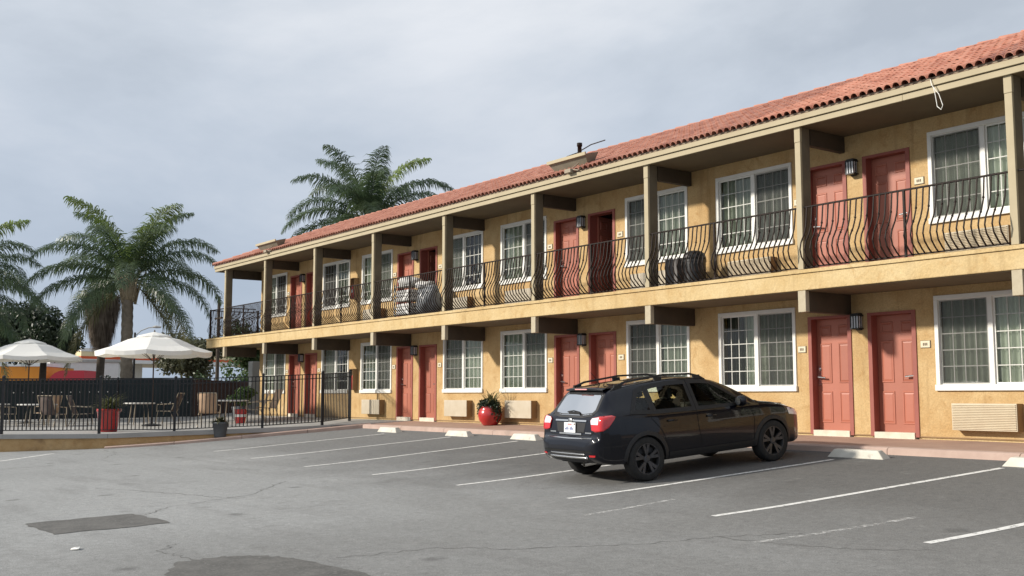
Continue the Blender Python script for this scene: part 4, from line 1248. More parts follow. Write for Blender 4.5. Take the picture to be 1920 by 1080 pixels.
# cladding: arches, sills, lower bumpers
for sg in (-1, 1):
    fn = m_side(sg, .012)
    for wx in (WR_, WF_):
        mb = MB(); N_ = 26
        for k in range(N_ + 1):
            a = R(-14) + (math.pi + R(28)) * k / N_
            for r_ in (AR - .012, AR + .022, AR + .055):
                x, z = wx + r_ * math.cos(a), .34 + r_ * math.sin(a)
                z = max(z, .275)
                mb.v.append(fn(x, z) if r_ < AR + .05 else m_side(sg, .003)(x, z))
        for k in range(N_):
            for q_ in (0, 1): mb.f.append((3 * k + q_, 3 * k + q_ + 1, 3 * k + q_ + 4, 3 * k + q_ + 3))
        # return lip into the wheel well
        o = len(mb.v)
        for k in range(N_ + 1):
            x, y, z = mb.v[3 * k]; mb.v += [(x, y, z), (x, y - sg * .12, z)]
        for k in range(N_): mb.f.append((o + 2 * k, o + 2 * k + 2, o + 2 * k + 3, o + 2 * k + 1))
        sharp_smooth(mb.build('wheel_arch', M['clad'], car), 40)
        wl_ = MB()
        for k in range(19):
            a = R(-8) + R(196) * k / 18
            for y_ in (.50, .84): wl_.v.append((wx + CX + (AR - .002) * math.cos(a), sg * y_, .34 + (AR - .002) * math.sin(a)))
        wl_.f += [(2 * k, 2 * k + 1, 2 * k + 3, 2 * k + 2) for k in range(18)]; wl_.f.append(tuple(range(0, 38, 2)))
        wl_.build('wheel_well', M['seam'], car)
    patch('sill_cladding', [(1.32, .285), (3.1, .285), (3.1, .40), (1.32, .40)], m_side(sg, .010), M['clad'], car, step=.08)
    band('door_seam', [(2.0, .42), (1.94, .75), (1.94, 1.0)], .010, m_side(sg, .003), M['seam'], body)
    band('door_seam', [(3.10, .42), (3.13, .75), (3.06, 1.0)], .010, m_side(sg, .003), M['seam'], body)
    band('door_seam', [(1.34, .44), (1.20, .75), (1.02, .95), (1.04, 1.04)], .010, m_side(sg, .003), M['seam'], body)
    band('side_crease', [(1.25, .80), (2.2, .785), (3.1, .76)], .016, m_side(sg, .006), M['car'], body)
    patch('fuel_cap', [(.52, .80), (.68, .80), (.68, .93), (.52, .93)], m_side(sg, .003), M['car'], car) if sg < 0 else None
    for hx in (1.32, 2.12):
        y = y_side(hx + .1, .875)
        h_ = MB().tube([(hx + CX, sg * (y + .0), .875), (hx + .03 + CX, sg * (y + .035), .878), (hx + .17 + CX, sg * (y + .035), .878), (hx + .2 + CX, sg * (y + .0), .875)], .014, 6)
        h_.build('door_handle', M['car'], car, smooth=True)
    # mirror
    my = y_side(2.82, 1.02)
    blob((2.80 + CX, sg * (my + .13), 1.055), (.075, .12, .085), 3, .06, 2).build('mirror', M['car'], car, smooth=True)
    MB().tube([(2.84 + CX, sg * (my - .01), 1.0), (2.81 + CX, sg * (my + .09), 1.03)], .022, 6).build('mirror_arm', M['clad'], car)
    gm = MB().lathe([(.001, 0), (.06, 0)], 16, (2.724 + CX, sg * (my + .14), 1.06), 'x', caps=False); gm.build('mirror_glass', M['chrome'], car)
    # tail lamp
    tl = [(.665, .985), (.685, .84), (.78, .815), (.95, .83), (1.06, .88), (1.17, .985), (1.20, 1.03), (1.12, 1.05), (.90, 1.045), (.72, 1.02)]
    t_o = patch('tail_light', tl, m_corner(sg, .012), M['redlens'], car, step=.03, thick=.012)
    patch('clear_lens', [(.675, .985), (.682, .925), (.86, .925), (.885, 1.035), (.72, 1.02)], m_corner(sg, .021), M['clearlens'], t_o, step=.03)
    patch('reflector', [(.60, .445), (.74, .445), (.75, .475), (.60, .475)], m_corner(sg, .008), M['redlens'], car, step=.03)
    # headlamp
    patch('headlight', [(3.95, .74), (4.22, .70), (4.30, .76), (4.10, .85), (3.92, .85)], m_side(sg, .006), M['clearlens'], car, step=.05)
    # roof rail
    rr_ = MB(); y0 = .545
    pts = [(.52, z_up(.52, y0) - .01), (.62, z_up(.62, y0) + .035), (.8, z_up(.8, y0) + .062), (1.5, z_up(1.5, y0) + .068), (2.1, z_up(2.1, y0) + .06), (2.30, z_up(2.3, y0) + .035), (2.42, z_up(2.42, y0) - .01)]
    for (a, za_), (b, zb_) in zip(pts[:-1], pts[1:]):
        rr_.add([(a + CX, sg * (y0 - .016), za_ - .014), (a + CX, sg * (y0 + .016), za_ - .014), (a + CX, sg * (y0 + .012), za_ + .016), (a + CX, sg * (y0 - .012), za_ + .016),
                 (b + CX, sg * (y0 - .016), zb_ - .014), (b + CX, sg * (y0 + .016), zb_ - .014), (b + CX, sg * (y0 + .012), zb_ + .016), (b + CX, sg * (y0 - .012), zb_ + .016)],
                [(0, 1, 5, 4), (1, 2, 6, 5), (2, 3, 7, 6), (3, 0, 4, 7)])
    for x in (.66, 1.45, 2.24):
        rr_.box(x - .07 + CX, x + .07 + CX, sg * y0 - .018, sg * y0 + .018, z_up(x, y0) - .02, z_up(x, y0) + .05)
    rr_.build('roof_rail', M['clad'], car)
# lower rear bumper, diffuser trims, hatch
patch('bumper_cladding', [(-.66, .505), (.66, .505), (.62, .535), (-.62, .535)], m_rear(.004), M['seam'], car, step=.05)
lowb = MB()
ny = 25
for k in range(ny):
    y = -.70 + 1.4 * k / (ny - 1)
    xr = x_rear(y, .56) if abs(y) < .5 else p_corner(abs(y) + .06, .56)[0]
    c = .10 * (abs(y) / .7) ** 3
    for (dx, z) in ((.012 + c, .52), (-.006 + c, .47), (.0 + c, .41), (.10 + c, .34)): lowb.v.append((dx + CX, y, z))
for k in range(ny - 1):
    for j in range(3): lowb.f.append((4 * k + j, 4 * k + j + 1, 4 * k + 5 + j, 4 * k + 4 + j))
lowb.build('lower_bumper', M['clad'], car, smooth=True)
for z, w_ in ((.478, .018), (.425, .03)):
    ch = MB(); N_ = 20
    for k in range(N_ + 1):
        y = -.52 + 1.04 * k / N_; c = .10 * (abs(y) / .7) ** 3 - .014
        ch.v += [(c + CX, y, z - w_ / 2), (c + CX - .004, y, z + w_ / 2)]
    for k in range(N_): ch.f.append((2 * k, 2 * k + 1, 2 * k + 3, 2 * k + 2))
    o = ch.build('bumper_trim', M['chrome'], car, smooth=True)
    s = o.modifiers.new('solid', 'SOLIDIFY'); s.thickness = .008
band('hatch_seam', [(-.62, 1.02), (-.60, .80), (-.52, .755), (.52, .755), (.60, .80), (.62, 1.02)], .012, m_rear(.003), M['seam'], body)
band('bumper_edge_trim', [(-.60, .722), (-.3, .716), (0, .712), (.3, .716), (.60, .722)], .014, m_rear(.006), M['chrome'], car)
band('hatch_trim', [(-.42, .975), (.42, .975)], .024, m_rear(.012), M['chrome'], car)
em = MB()
for r_, d in ((1.0, .018), (.86, .024)):
    pass
em.lathe([(.03, .0), (.03, -.012), (.026, -.018), (.001, -.02)], 24, (0, 0, 0), 'x')
eo = em.build('emblem', M['chrome'], car, smooth=True, loc=(x_rear(0, .975) + CX - .008, 0, .975)); eo.scale = (1, 2.0, 1.25)
xp = x_rear(0, .86) + CX
pr = patch('plate_recess', [(-.36, .80), (.36, .80), (.40, .945), (-.40, .945)], m_rear(.003), M['clad'], car)
po = MB().box(-.006, 0, -.155, .155, -.078, .078).build('number_plate', M['plate'], car, loc=(xp - .016, 0, .868), bevel=.004)
po.rotation_euler = (0, R(6), 0)
pm = MB()
for k in range(7):
    if k == 3: pm.box(-.0085, -.006, .105 - k * .034, .123 - k * .034, -.03, -.018)
    else: pm.box(-.0085, -.006, .103 - k * .034, .123 - k * .034, -.036, -.008 + (k % 3) * .012)
pm.build('plate_characters', M['plateblue'], po)
MB().box(-.0085, -.006, -.055, .055, .042, .058).build('plate_heading', M['platered'], po)
MB().box(-.0088, -.006, -.145, -.115, .04, .065).build('plate_sticker', M['ink'], po)
band('plate_trim', [(-.30, .775), (.30, .775)], .026, m_rear(.010), M['chrome'], car)
for a, b in ((-.56, -.40), (.40, .56)): band('badge', [(a, .795), (b, .795)], .018, m_rear(.008), M['chrome'], car)
# spoiler, brake light, wiper, aerial, exhaust
sp = MB()
for k in range(13):
    y = -.50 + 1.0 * k / 12; c = .05 * (abs(y) / .5) ** 2.5
    zt_ = zT(.60) - .02 * (abs(y) / .5) ** 2
    sp.v += [(.60 + CX, y, zt_ + .006), (.42 + c + CX, y, zt_ - .010), (.355 + c + CX, y, zt_ - .022), (.365 + c + CX, y, zt_ - .045), (.50 + c + CX, y, zt_ - .06)]
for k in range(12):
    for j in range(4): sp.f.append((5 * k + j, 5 * k + j + 1, 5 * k + 6 + j, 5 * k + 5 + j))
sp.build('spoiler', M['car'], car, smooth=True)
MB().box(.348 + CX, .37 + CX, -.16, .16, zT(.6) - .042, zT(.6) - .024).build('brake_light', lens('brake_lens', (.75, .35, .33)), car)
wp = MB(); a_, b_ = m_rear(.02)(-.20, 1.085), m_rear(.022)(.14, 1.10)
wp.tube([a_, b_], .011, 6); c2 = m_rear(.03)(-.02, 1.12); wp.tube([m_rear(.02)(-.18, 1.10), c2, m_rear(.02)(.12, 1.105)], .010, 6); wp.lathe([(.025, 0), (.02, -.02)], 10, (a_[0], a_[1], a_[2]), 'x')
wp.build('rear_wiper', M['clad'], car)
MB().tube([(.72 + CX, 0, z_up(.72, 0) - .01), (.66 + CX, 0, z_up(.72, 0) + .09), (.56 + CX, 0, z_up(.72, 0) + .2)], [.012, .006, .004], 6).build('aerial', M['clad'], car)
MB().tube([(.02 + CX, -.42, .33), (.25 + CX, -.42, .34)], .035, 12, caps=False).build('exhaust', M['chrome'], car)
# wheels
tyre_p = [(.235, -.10), (.30, -.112), (.325, -.098), (.338, -.07), (.340, 0), (.338, .07), (.325, .098), (.30, .112), (.235, .10)]
def wheel(x, sg):
    w = MB().lathe([(.235, -.09), (.222, -.07), (.21, .06), (.235, .09)], 40, axis='y', caps=False)
    wo = MB().lathe(tyre_p, 44, axis='y', caps=False).build('wheel', M['tyre'], car, smooth=True, loc=(x, sg * .775, .34))
    rm_ = w.build('rim_barrel', M['rimdark'], wo, smooth=True)
    MB().lathe([(.20, -.02), (.001, -.02)], 30, axis='y', caps=False).build('brake_disc', M['rimdark'], wo)
    s = MB()
    s.lathe([(.238, .085), (.238, .098), (.224, .098), (.218, .08)], 40, axis='y', caps=False)
    s.lathe([(.058, .05), (.058, .082), (.03, .088), (.001, .088)], 20, axis='y', caps=False)
    for k in range(5):
        a = 2 * math.pi * k / 5 + .3
        for da in (-.20, .20):
            p0, p1 = Vector((math.cos(a) * .05, .078, math.sin(a) * .05)), Vector((math.cos(a + da) * .225, .092, math.sin(a + da) * .225))
            d = (p1 - p0).normalized(); u = d.cross(Vector((0, 1, 0))).normalized()
            h0, h1 = u * .016, u * .026; dep_ = Vector((0, .03, 0))
            vs = [p0 - h0, p0 + h0, p1 + h1, p1 - h1]; s.add(vs + [v - dep_ for v in vs], [(0, 1, 2, 3), (0, 4, 5, 1), (1, 5, 6, 2), (2, 6, 7, 3), (3, 7, 4, 0)])
    ro_ = s.build('rim', M['rim'], wo)
    if sg < 0: wo.rotation_euler = (0, 0, math.pi)
for x in (0, WF_ - WR_):
    for sg in (-1, 1): wheel(x, sg)
CS, CYAW = .93, R(84.5)
cy = -5.12
f_ = Vector((math.cos(CYAW), math.sin(CYAW), math.sin(CYAW) * .085)).normalized()
l_ = Vector((-math.sin(CYAW), math.cos(CYAW), math.cos(CYAW) * .085)); l_ = (l_ - f_ * l_.dot(f_)).normalized()
u_ = f_.cross(l_)
mrot = Matrix((f_, l_, u_)).transposed().to_4x4()
car.matrix_world = Matrix.Translation((-11.95, cy, zl(cy))) @ mrot @ Matrix.Scale(CS, 4)

# ------------------------------------------------------------------ patio fence
FP = [(-28.62, -0.72), (-27.55, -2.15), (-27.75, -3.85), (-28.7, -5.95), (-29.28, -7.75), (-30.4, -9.9), (-31.6, -12.0)]
t = thing('patio_fence', (FP[0][0], FP[0][1], zp(FP[0][1])), 'black iron picket fence along the patio edge', 'fence')
base_ = Vector((FP[0][0], FP[0][1], zp(FP[0][1])))
FH = 1.46
pk_me = MB().box(-.0125, .0125, -.0125, .0125, .09, FH - .01).mesh('picket', M['iron_black'])
pt_me = MB().box(-.034, .034, -.034, .034, 0, FH + .03).mesh('fence_post', M['iron_black'])
pc_me = MB().lathe([(.045, 0), (.045, .015), (.02, .04), (.001, .045)], 8).mesh('post_cap', M['iron_black'])
for i, (a, b) in enumerate(zip(FP[:-1], FP[1:])):
    A, B = Vector((a[0], a[1], zp(a[1]))) - base_, Vector((b[0], b[1], zp(b[1]))) - base_
    rz = math.atan2(B.y - A.y, B.x - A.x)
    for P_ in ([A] if i else [A]) + ([B] if i == len(FP) - 2 else []):
        po_ = inst('fence_post', pt_me, t, P_, (0, 0, rz)); inst('post_cap', pc_me, po_, (0, 0, FH + .03))
    for z in (.10, FH - .14, FH - .02):
        MB().tube([A + Vector((0, 0, z)), B + Vector((0, 0, z))], .017, 4).build('rail', M['iron_black'], t)
    n_ = int((B - A).length / .097)
    for k in range(1, n_):
        inst('picket', pk_me, t, A.lerp(B, k / n_), (0, 0, rz))

# screen fence and timber fence behind the patio
M['screen'] = pmat('screen_fabric', (0.008, 0.016, 0.020), (0.013, 0.024, 0.026), rough=0.75, scale=2.5, bump=.1, bscale=80)
M['fencewood'] = pmat('brown_boards', (0.055, 0.028, 0.022), (0.085, 0.045, 0.034), rough=0.85, scale=3, bump=.2, bscale=30)
S0, S1, S2 = Vector((-43.3, -14.2, -.32)), Vector((-39.6, -1.55, -.16)), Vector((-42.1, 2.0, -.2))
t = thing('windscreen_fence', S0, 'dark green fabric screen fence along the back of the patio', 'fence')
d = S1 - S0; L_ = d.length; rz = math.atan2(d.y, d.x)
fb = MB(); n_ = 60
for k in range(n_ + 1):
    q = d * (k / n_); off = .02 * math.sin(k * 1.7)
    for z in (.06, .5, 1.0, 1.46): fb.v.append((q.x - off * math.sin(rz), q.y + off * math.cos(rz), q.z + z))
for k in range(n_):
    for j in range(3): fb.f.append((4 * k + j, 4 * k + 4 + j, 4 * k + 5 + j, 4 * k + 1 + j))
fb.build('fabric', M['screen'], t, smooth=True)
for k in range(6): MB().tube([d * (k / 5) + Vector((0, 0, 0)), d * (k / 5) + Vector((0, 0, 1.55))], .03, 8).build('screen_post', M['iron_black'], t)
MB().tube([Vector((0, 0, 1.5)), d + Vector((0, 0, 1.5))], .02, 6).build('top_rail', M['iron_black'], t)
gr_me = MB().lathe([(.022, 0), (.022, .006)], 8, axis='x').mesh('grommet', M['white'])
nd = Vector((math.sin(rz), -math.cos(rz), 0))
for k in range(42):
    inst('grommet', gr_me, t, d * ((k + .5) / 42) + nd * .035 + Vector((0, 0, 1.02 if k < 34 else .60)), (0, 0, rz + math.pi / 2))
t = thing('timber_fence', S1, 'dark brown vertical board fence behind the patio by the motel end', 'fence')
d = S2 - S1; n_ = 32; rz = math.atan2(d.y, d.x); bd = d.length / n_
bd_me = MB().box(0, bd - .012, -.012, .012, 0, 1.45).mesh('board', M['fencewood'])
for k in range(n_): inst('board', bd_me, t, d * (k / n_) + Vector((0, 0, random.uniform(-.02, .02))), (0, 0, rz))
for z in (.3, 1.2): MB().tube([Vector((0, 0, z)) + Vector((math.sin(rz), -math.cos(rz), 0)) * -.04, d + Vector((0, 0, z)) + Vector((math.sin(rz), -math.cos(rz), 0)) * -.04], .035, 4).build('fence_rail', M['fencewood'], t)
t = thing('electrical_cabinet', (-40.85, 1.45, -.25), 'tall pale grey metal electrical cabinet beside the far end of the motel', 'cabinet')
MB().box(-.22, .22, -.2, .2, 0, 2.3).build('housing', M['bluegrey'], t, bevel=.01); MB().box(-.19, .19, -.212, -.201, .2, 2.2).build('cabinet_door', M['bluegrey'], t, bevel=.006); MB().box(.12, .15, -.23, -.213, 1.1, 1.25).build('latch', M['chrome'], t)

# ------------------------------------------------------------------ patio furniture
def canvas_mat():
    m, nt, b, N, L = nodes('white_canvas')
    b.inputs['Base Color'].default_value = (0.90, 0.89, 0.85, 1); b.inputs['Roughness'].default_value = 0.85
    tr = N.new('ShaderNodeBsdfTranslucent'); tr.inputs['Color'].default_value = (0.8, 0.76, 0.64, 1)
    ms = N.new('ShaderNodeMixShader'); ms.inputs[0].default_value = .18
    L.new(b.outputs[0], ms.inputs[1]); L.new(tr.outputs[0], ms.inputs[2]); L.new(ms.outputs[0], N['Material Output'].inputs['Surface'])
    return m
M['canvas'] = canvas_mat()
M['darkwood'] = pmat('dark_wood', (0.05, 0.03, 0.02), (0.08, 0.05, 0.03), rough=0.6, scale=5)
M['sling'] = pmat('tan_sling', (0.50, 0.34, 0.22), (0.44, 0.29, 0.19), rough=0.85, scale=4)
M['slingdark'] = pmat('brown_sling', (0.08, 0.06, 0.05), (0.11, 0.08, 0.07), rough=0.85, scale=4)
M['alu'] = pmat('champagne_frame', (0.42, 0.35, 0.26), rough=0.4, metal=0.5)
M['tabletop'] = pmat('pale_tabletop', (0.72, 0.70, 0.66), (0.62, 0.60, 0.56), rough=0.35, scale=5)
def umbrella(loc, label, rot=0, R_=1.80, H=2.37, PK=.57):
    t = thing('patio_umbrella', loc, label, 'umbrella', 'white patio umbrellas', rz=rot)
    c = MB(); n = 8; prof = [(0.42, PK - .09), (.8, PK - .19), (1.3, PK * .27), (R_, 0.0)]
    for r, z in prof:
        for k in range(n * 4):
            a = 2 * math.pi * k / (n * 4); f = (k % 4) / 4; sag = 4 * f * (1 - f)
            rr_ = r * (1 - .035 * sag * (r / R_)); c.v.append((rr_ * math.cos(a), rr_ * math.sin(a), H + z - .05 * sag * (r / R_)))
    m4 = n * 4
    for i in range(len(prof) - 1):
        for k in range(m4): c.f.append((i * m4 + k, i * m4 + (k + 1) % m4, (i + 1) * m4 + (k + 1) % m4, (i + 1) * m4 + k))
    o = len(c.v)
    for k in range(m4): x, y, z = c.v[(len(prof) - 1) * m4 + k]; c.v.append((x * .995, y * .995, z - .13))
    for k in range(m4): c.f.append(((len(prof) - 1) * m4 + k, (len(prof) - 1) * m4 + (k + 1) % m4, o + (k + 1) % m4, o + k))
    c.build('canopy', M['canvas'], t)
    v = MB(); v.lathe([(.55, H + PK - .12), (.50, H + PK - .075), (.2, H + PK + .01), (.03, H + PK + .05)], 16, caps=False); v.build('vent_cap', M['canvas'], t)
    MB().lathe([(.022, 0.03), (.022, H + PK + .04), (.03, H + PK + .06), (.012, H + PK + .12)], 12).build('pole', M['darkwood'], t)
    for k in range(n):
        a = 2 * math.pi * k / n; dx, dy = math.cos(a), math.sin(a)
        rb = MB().tube([(dx * .05, dy * .05, H + PK - .05), (dx * (R_ - .05), dy * (R_ - .05), H - .005)], .012, 4).build('rib', M['darkwood'], t)
        MB().tube([(dx * .05, dy * .05, H - .30), (dx * .85, dy * .85, H + PK * .45)], .010, 4).build('strut', M['darkwood'], rb)
    MB().lathe([(.30, 0), (.30, .05), (.12, .08), (.04, .10), (.035, .3)], 20).build('base', M['iron_black'], t)
    return t
umbrella((-34.19, -4.79, zp(-4.79)), 'white patio umbrella nearer the motel, in front of the big palm trunk', .35)
umbrella((-40.4, -7.15, zp(-7.15)), 'white patio umbrella at the left edge, under the dark leafy tree', .1)
def chair(loc, rz, label, mat='sling'):
    t = thing('patio_chair', loc, label, 'chair', 'sling patio chairs', rz=rz)
    for s_ in (-1, 1):
        f = MB(); y = .27 * s_
        f.tube([(.30, y, 0), (.24, y, .42), (-.20, y, .40), (-.42, y, .98)], .014, 6); f.build('side_frame', M['alu'], t)
        MB().tube([(-.34, y, 0), (-.18, y, .40)], .014, 6).build('leg', M['alu'], t)
        MB().tube([(.27, y * 1.08, .40), (.26, y * 1.08, .63), (-.28, y * 1.08, .66)], .014, 6).build('armrest', M['alu'], t)
    s = MB(); pts = [(.25, .425), (.1, .40), (-.1, .395), (-.20, .41), (-.27, .56), (-.35, .78), (-.43, 1.0)]
    for x, z in pts: s.v += [(x, -.255, z), (x, .255, z)]
    for k in range(len(pts) - 1): s.f.append((2 * k, 2 * k + 1, 2 * k + 3, 2 * k + 2))
    o = s.build('sling', M[mat], t, smooth=True); m_ = o.modifiers.new('solid', 'SOLIDIFY'); m_.thickness = .012
    MB().tube([(-.43, -.27, 1.0), (-.43, .27, 1.0)], .014, 6).build('top_bar', M['alu'], t)
    return t
def table(loc, r, label):
    t = thing('patio_table', loc, label, 'table', 'round patio tables')
    MB().lathe([(r - .02, .69), (r, .70), (r, .725), (r - .015, .735)], 28).build('table_top', M['tabletop'], t)
    for k in range(4):
        a = math.pi / 4 + math.pi / 2 * k; MB().tube([(math.cos(a) * r * .55, math.sin(a) * r * .55, .69), (math.cos(a) * r * .72, math.sin(a) * r * .72, 0)], .017, 6).build('leg', M['alu'], t)
    return t
def at(x, y): return (x, y, zp(y))
table(at(-32.3, -2.95), .55, 'round pale table between tan chairs near the motel end of the patio')
table(at(-36.9, -7.6), .6, 'round pale table behind the fence, left of the big red pot')
table(at(-39.0, -8.6), .6, 'round pale table at the left edge under the umbrella')
table(at(-35.6, -4.75), .5, 'round pale table just behind the nearer umbrella pole')
chair(at(-31.35, -4.0), R(150), 'tan sling chair with its back to the lot, left of the small table', 'sling')
chair(at(-31.55, -2.45), R(250), 'tan sling chair between the red bucket and the fence gate')
chair(at(-32.4, -1.7), R(270), 'tan sling chair nearest the motel wall')
chair(at(-38.0, -8.9), R(170), 'tan sling chair at the left edge of the photo')
chair(at(-38.4, -6.95), R(200), 'pale sling chair behind the left table group')
chair(at(-35.9, -7.35), R(130), 'dark brown sling chair in the left table group', 'slingdark')
chair(at(-36.4, -6.35), R(60), 'dark brown sling chair left of the big red pot', 'slingdark')
chair(at(-35.3, -3.9), R(230), 'dark sling chair behind the nearer umbrella pole', 'slingdark')
chair(at(-37.3, -8.5), R(100), 'dark brown sling chair at the left edge beside the tan one', 'slingdark')

# ------------------------------------------------------------------ plants
M['pot_red'] = pmat('glazed_red', (0.50, 0.028, 0.024), (0.42, 0.02, 0.02), rough=0.25, scale=4, coat=.6)
M['pot_grey'] = pmat('grey_pot', (0.09, 0.10, 0.11), (0.12, 0.13, 0.14), rough=0.6)
M['soil'] = pmat('soil', (0.03, 0.02, 0.014), (0.05, 0.035, 0.025), rough=1.0)
M['palm'] = leafmat('palm_leaf', (0.062, 0.105, 0.055), (0.125, 0.175, 0.085), 1.2, rough=.35, tl=.35)
M['palm_young'] = leafmat('palm_leaf_young', (0.17, 0.25, 0.05), (0.17, 0.21, 0.06), 1.5)
M['palm_old'] = leafmat('palm_leaf_old', (0.12, 0.13, 0.05), (0.16, 0.15, 0.06), 1.5)
M['bush'] = leafmat('bush_leaf', (0.03, 0.06, 0.02), (0.075, 0.12, 0.035), 1.3)
M['bush_dark'] = leafmat('dark_leaf', (0.014, 0.028, 0.014), (0.032, 0.052, 0.020), 1.3)
M['bush_bright'] = leafmat('bright_leaf', (0.06, 0.115, 0.03), (0.11, 0.17, 0.045), 1.3)
M['olive'] = leafmat('olive_leaf', (0.085, 0.090, 0.045), (0.14, 0.14, 0.075), 1.0)
M['rusty'] = leafmat('rusty_leaf', (0.12, 0.075, 0.035), (0.09, 0.085, 0.03), 1.0)
M['straw'] = leafmat('dead_frond', (0.085, 0.062, 0.044), (0.17, 0.135, 0.10), 3.0, rough=.9, tl=.15)
M['bark'] = pmat('palm_bark', (0.20, 0.165, 0.125), (0.30, 0.26, 0.21), rough=0.95, scale=4, detail=9, bump=.6, bscale=14, bdist=.03, c3=(0.11, .09, .07), s3=3, lo3=.55, hi3=.75)
M['boot'] = pmat('palm_boot', (0.27, 0.22, 0.15), (0.36, 0.30, 0.21), rough=0.9, scale=5)
M['branch'] = pmat('branch', (0.05, 0.038, 0.028), (0.08, 0.06, 0.045), rough=0.95, scale=6)

def frond_mesh(e, droop, L_, seed, mat, leaf=.84, n=84, hang=.95):
    rnd = random.Random(seed); mb = MB()
    pts = []; p = Vector((0, 0, 0)); N_ = 16; ang = e; yaw = 0; dyaw = rnd.uniform(-.02, .02)
    for i in range(N_ + 1):
        pts.append(p.copy())
        ang = e - droop * (i / N_) ** 1.35
        yaw += dyaw
        p = p + Vector((math.cos(ang) * math.cos(yaw), math.cos(ang) * math.sin(yaw), math.sin(ang))) * (L_ / N_)
    mb.tube(pts, [.035 - .03 * i / N_ for i in range(N_ + 1)], 4, caps=False)
    for i in range(n):
        t = .13 + .87 * i / (n - 1); k = min(int(t * N_), N_ - 1); f = t * N_ - k
        b = pts[k].lerp(pts[k + 1], f); tg = (pts[k + 1] - pts[k]).normalized()
        sd = tg.cross(Vector((0, 0, 1))); sd = sd.normalized() if sd.length > .05 else Vector((0, 1, 0)); up = sd.cross(tg)
        prof = math.sin(math.pi * min(1, (.18 + t * .80))) ** .55
        for s_ in (-1, 1):
            for _ in range(1 + (i % 2)):
                ln_ = leaf * prof * rnd.uniform(.75, 1.15) + .06
                d0 = (sd * s_ * rnd.uniform(.6, 1.0) + tg * rnd.uniform(.35, .8) + up * rnd.uniform(-.25, .55)).normalized()
                d1 = (d0 + Vector((0, 0, -1)) * hang * rnd.uniform(.6, 1.4)).normalized()
                d2 = (d1 + Vector((0, 0, -1)) * hang * rnd.uniform(.7, 1.5)).normalized()
                w = tg * (.018 * rnd.uniform(.8, 1.25))
                q1 = b + d0 * ln_ * .38; q2 = q1 + d1 * ln_ * .34; q3 = q2 + d2 * ln_ * .32
                mb.add([b - w * .7, b + w * .7, q1 + w, q1 - w, q2 + w * .8, q2 - w * .8, q3], [(0, 1, 2, 3), (3, 2, 4, 5), (5, 4, 6)])
    return mb.mesh('frond', mat)
FROND = {}
def frond(e_deg, v, mat):
    key = (e_deg, v, mat)
    if key not in FROND:
        dr = {80: 1.2, 62: 1.55, 45: 1.65, 28: 1.55, 8: 1.35, -18: 1.0, -45: .6}[e_deg]
        FROND[key] = frond_mesh(R(e_deg), dr + .15 * v, {80: 4.0, 62: 4.4, 45: 4.4}.get(e_deg, 4.1), e_deg * 7 + v, M[mat])
    return FROND[key]
def queen_palm(base, zc, label, seed, ring_=((80, 5), (62, 5), (45, 4), (28, 4), (8, 5), (-18, 4), (-45, 2)), sc=1.0, az=None, r0=.22):
    rnd = random.Random(seed)
    t = thing('palm_tree', base, label, 'palm tree', 'feathery palm trees')
    h = zc - base[2]
    tr_ = MB(); pts, rs = [], []
    for i in range(41):
        z = (h - .45) * i / 40; pts.append((.05 * math.sin(z * .6), .03 * math.cos(z * .5), z)); rs.append(r0 * (1.08 - .12 * i / 40) + (.012 if i % 2 else -.006))
    tr_.tube(pts, rs, 16); tr_.build('trunk', M['bark'], t, smooth=True)
    MB().lathe([(r0 * 1.05, h - .62), (r0 * 1.5, h - .35), (r0 * 1.3, h), (r0 * .7, h + .5), (.05, h + .9)], 14).build('crownshaft', M['boot'], t, smooth=True)
    for k in range(9):
        a = rnd.uniform(0, 6.28); MB().tube([(math.cos(a) * r0 * 1.1, math.sin(a) * r0 * 1.1, h - .7 + rnd.uniform(-.1, .2)), (math.cos(a) * .42, math.sin(a) * .42, h + .15), (math.cos(a) * .62, math.sin(a) * .62, h + .5)], [.06, .04, .02], 5).build('leaf_stub', M['boot'], t)
    for e_, n_ in ring_:
        a0 = rnd.uniform(0, 6.28)
        for k in range(n_):
            a = a0 + 2 * math.pi * k / n_ + rnd.uniform(-.3, .3)
            m_ = 'palm_young' if e_ == 80 and k < 2 else ('palm_old' if e_ == -45 or (e_ == -18 and k == 0) else 'palm')
            inst('frond', frond(e_, rnd.randint(0, 1), m_), t, (math.cos(a) * .12, math.sin(a) * .12, h + .15), (rnd.uniform(-.12, .12), 0, a), scale=(sc * rnd.uniform(.9, 1.08),) * 3)
    return t
queen_palm((-42.7, -3.1, -1.9), 5.05, 'tall feathery palm standing clear against the sky between the umbrellas', 4, sc=1.0)
queen_palm((-44.5, -9.1, -1.9), 4.3, 'feathery palm cut off by the left edge of the photo', 21, sc=1.0)
queen_palm((-40.75, 6.5, -1.9), 8.05, 'feathery palm rising behind the tile roof', 13, sc=1.0)

# fan palm with a skirt of dead leaves
t = thing('fan_palm', (-53.6, -1.1, -1.9), 'fan palm wrapped in a shaggy brown skirt of dead leaves behind the tall palm', 'palm tree')
MB().tube([(0, 0, 0), (0, 0, 3), (0, .1, 7.6)], [.22, .19, .18], 12).build('trunk', M['branch'], t, smooth=True)
sk_ = MB(); rnd = random.Random(5)
for i in range(2600):
    z = rnd.uniform(5.3, 7.6); a = rnd.uniform(0, 6.28); r_ = .26 + .75 * ((z - 5.2) / 2.4) ** .7 * rnd.uniform(.55, 1.0)
    ln_ = rnd.uniform(.5, 1.0); p = Vector((r_ * math.cos(a), r_ * math.sin(a), z)); w = Vector((-math.sin(a), math.cos(a), 0)) * rnd.uniform(.015, .035)
    q_ = p + Vector((rnd.uniform(-.12, .12), rnd.uniform(-.12, .12), -ln_)); sk_.add([p - w, p + w, q_], [(0, 1, 2)])
sk_.build('dead_skirt', M['straw'], t)
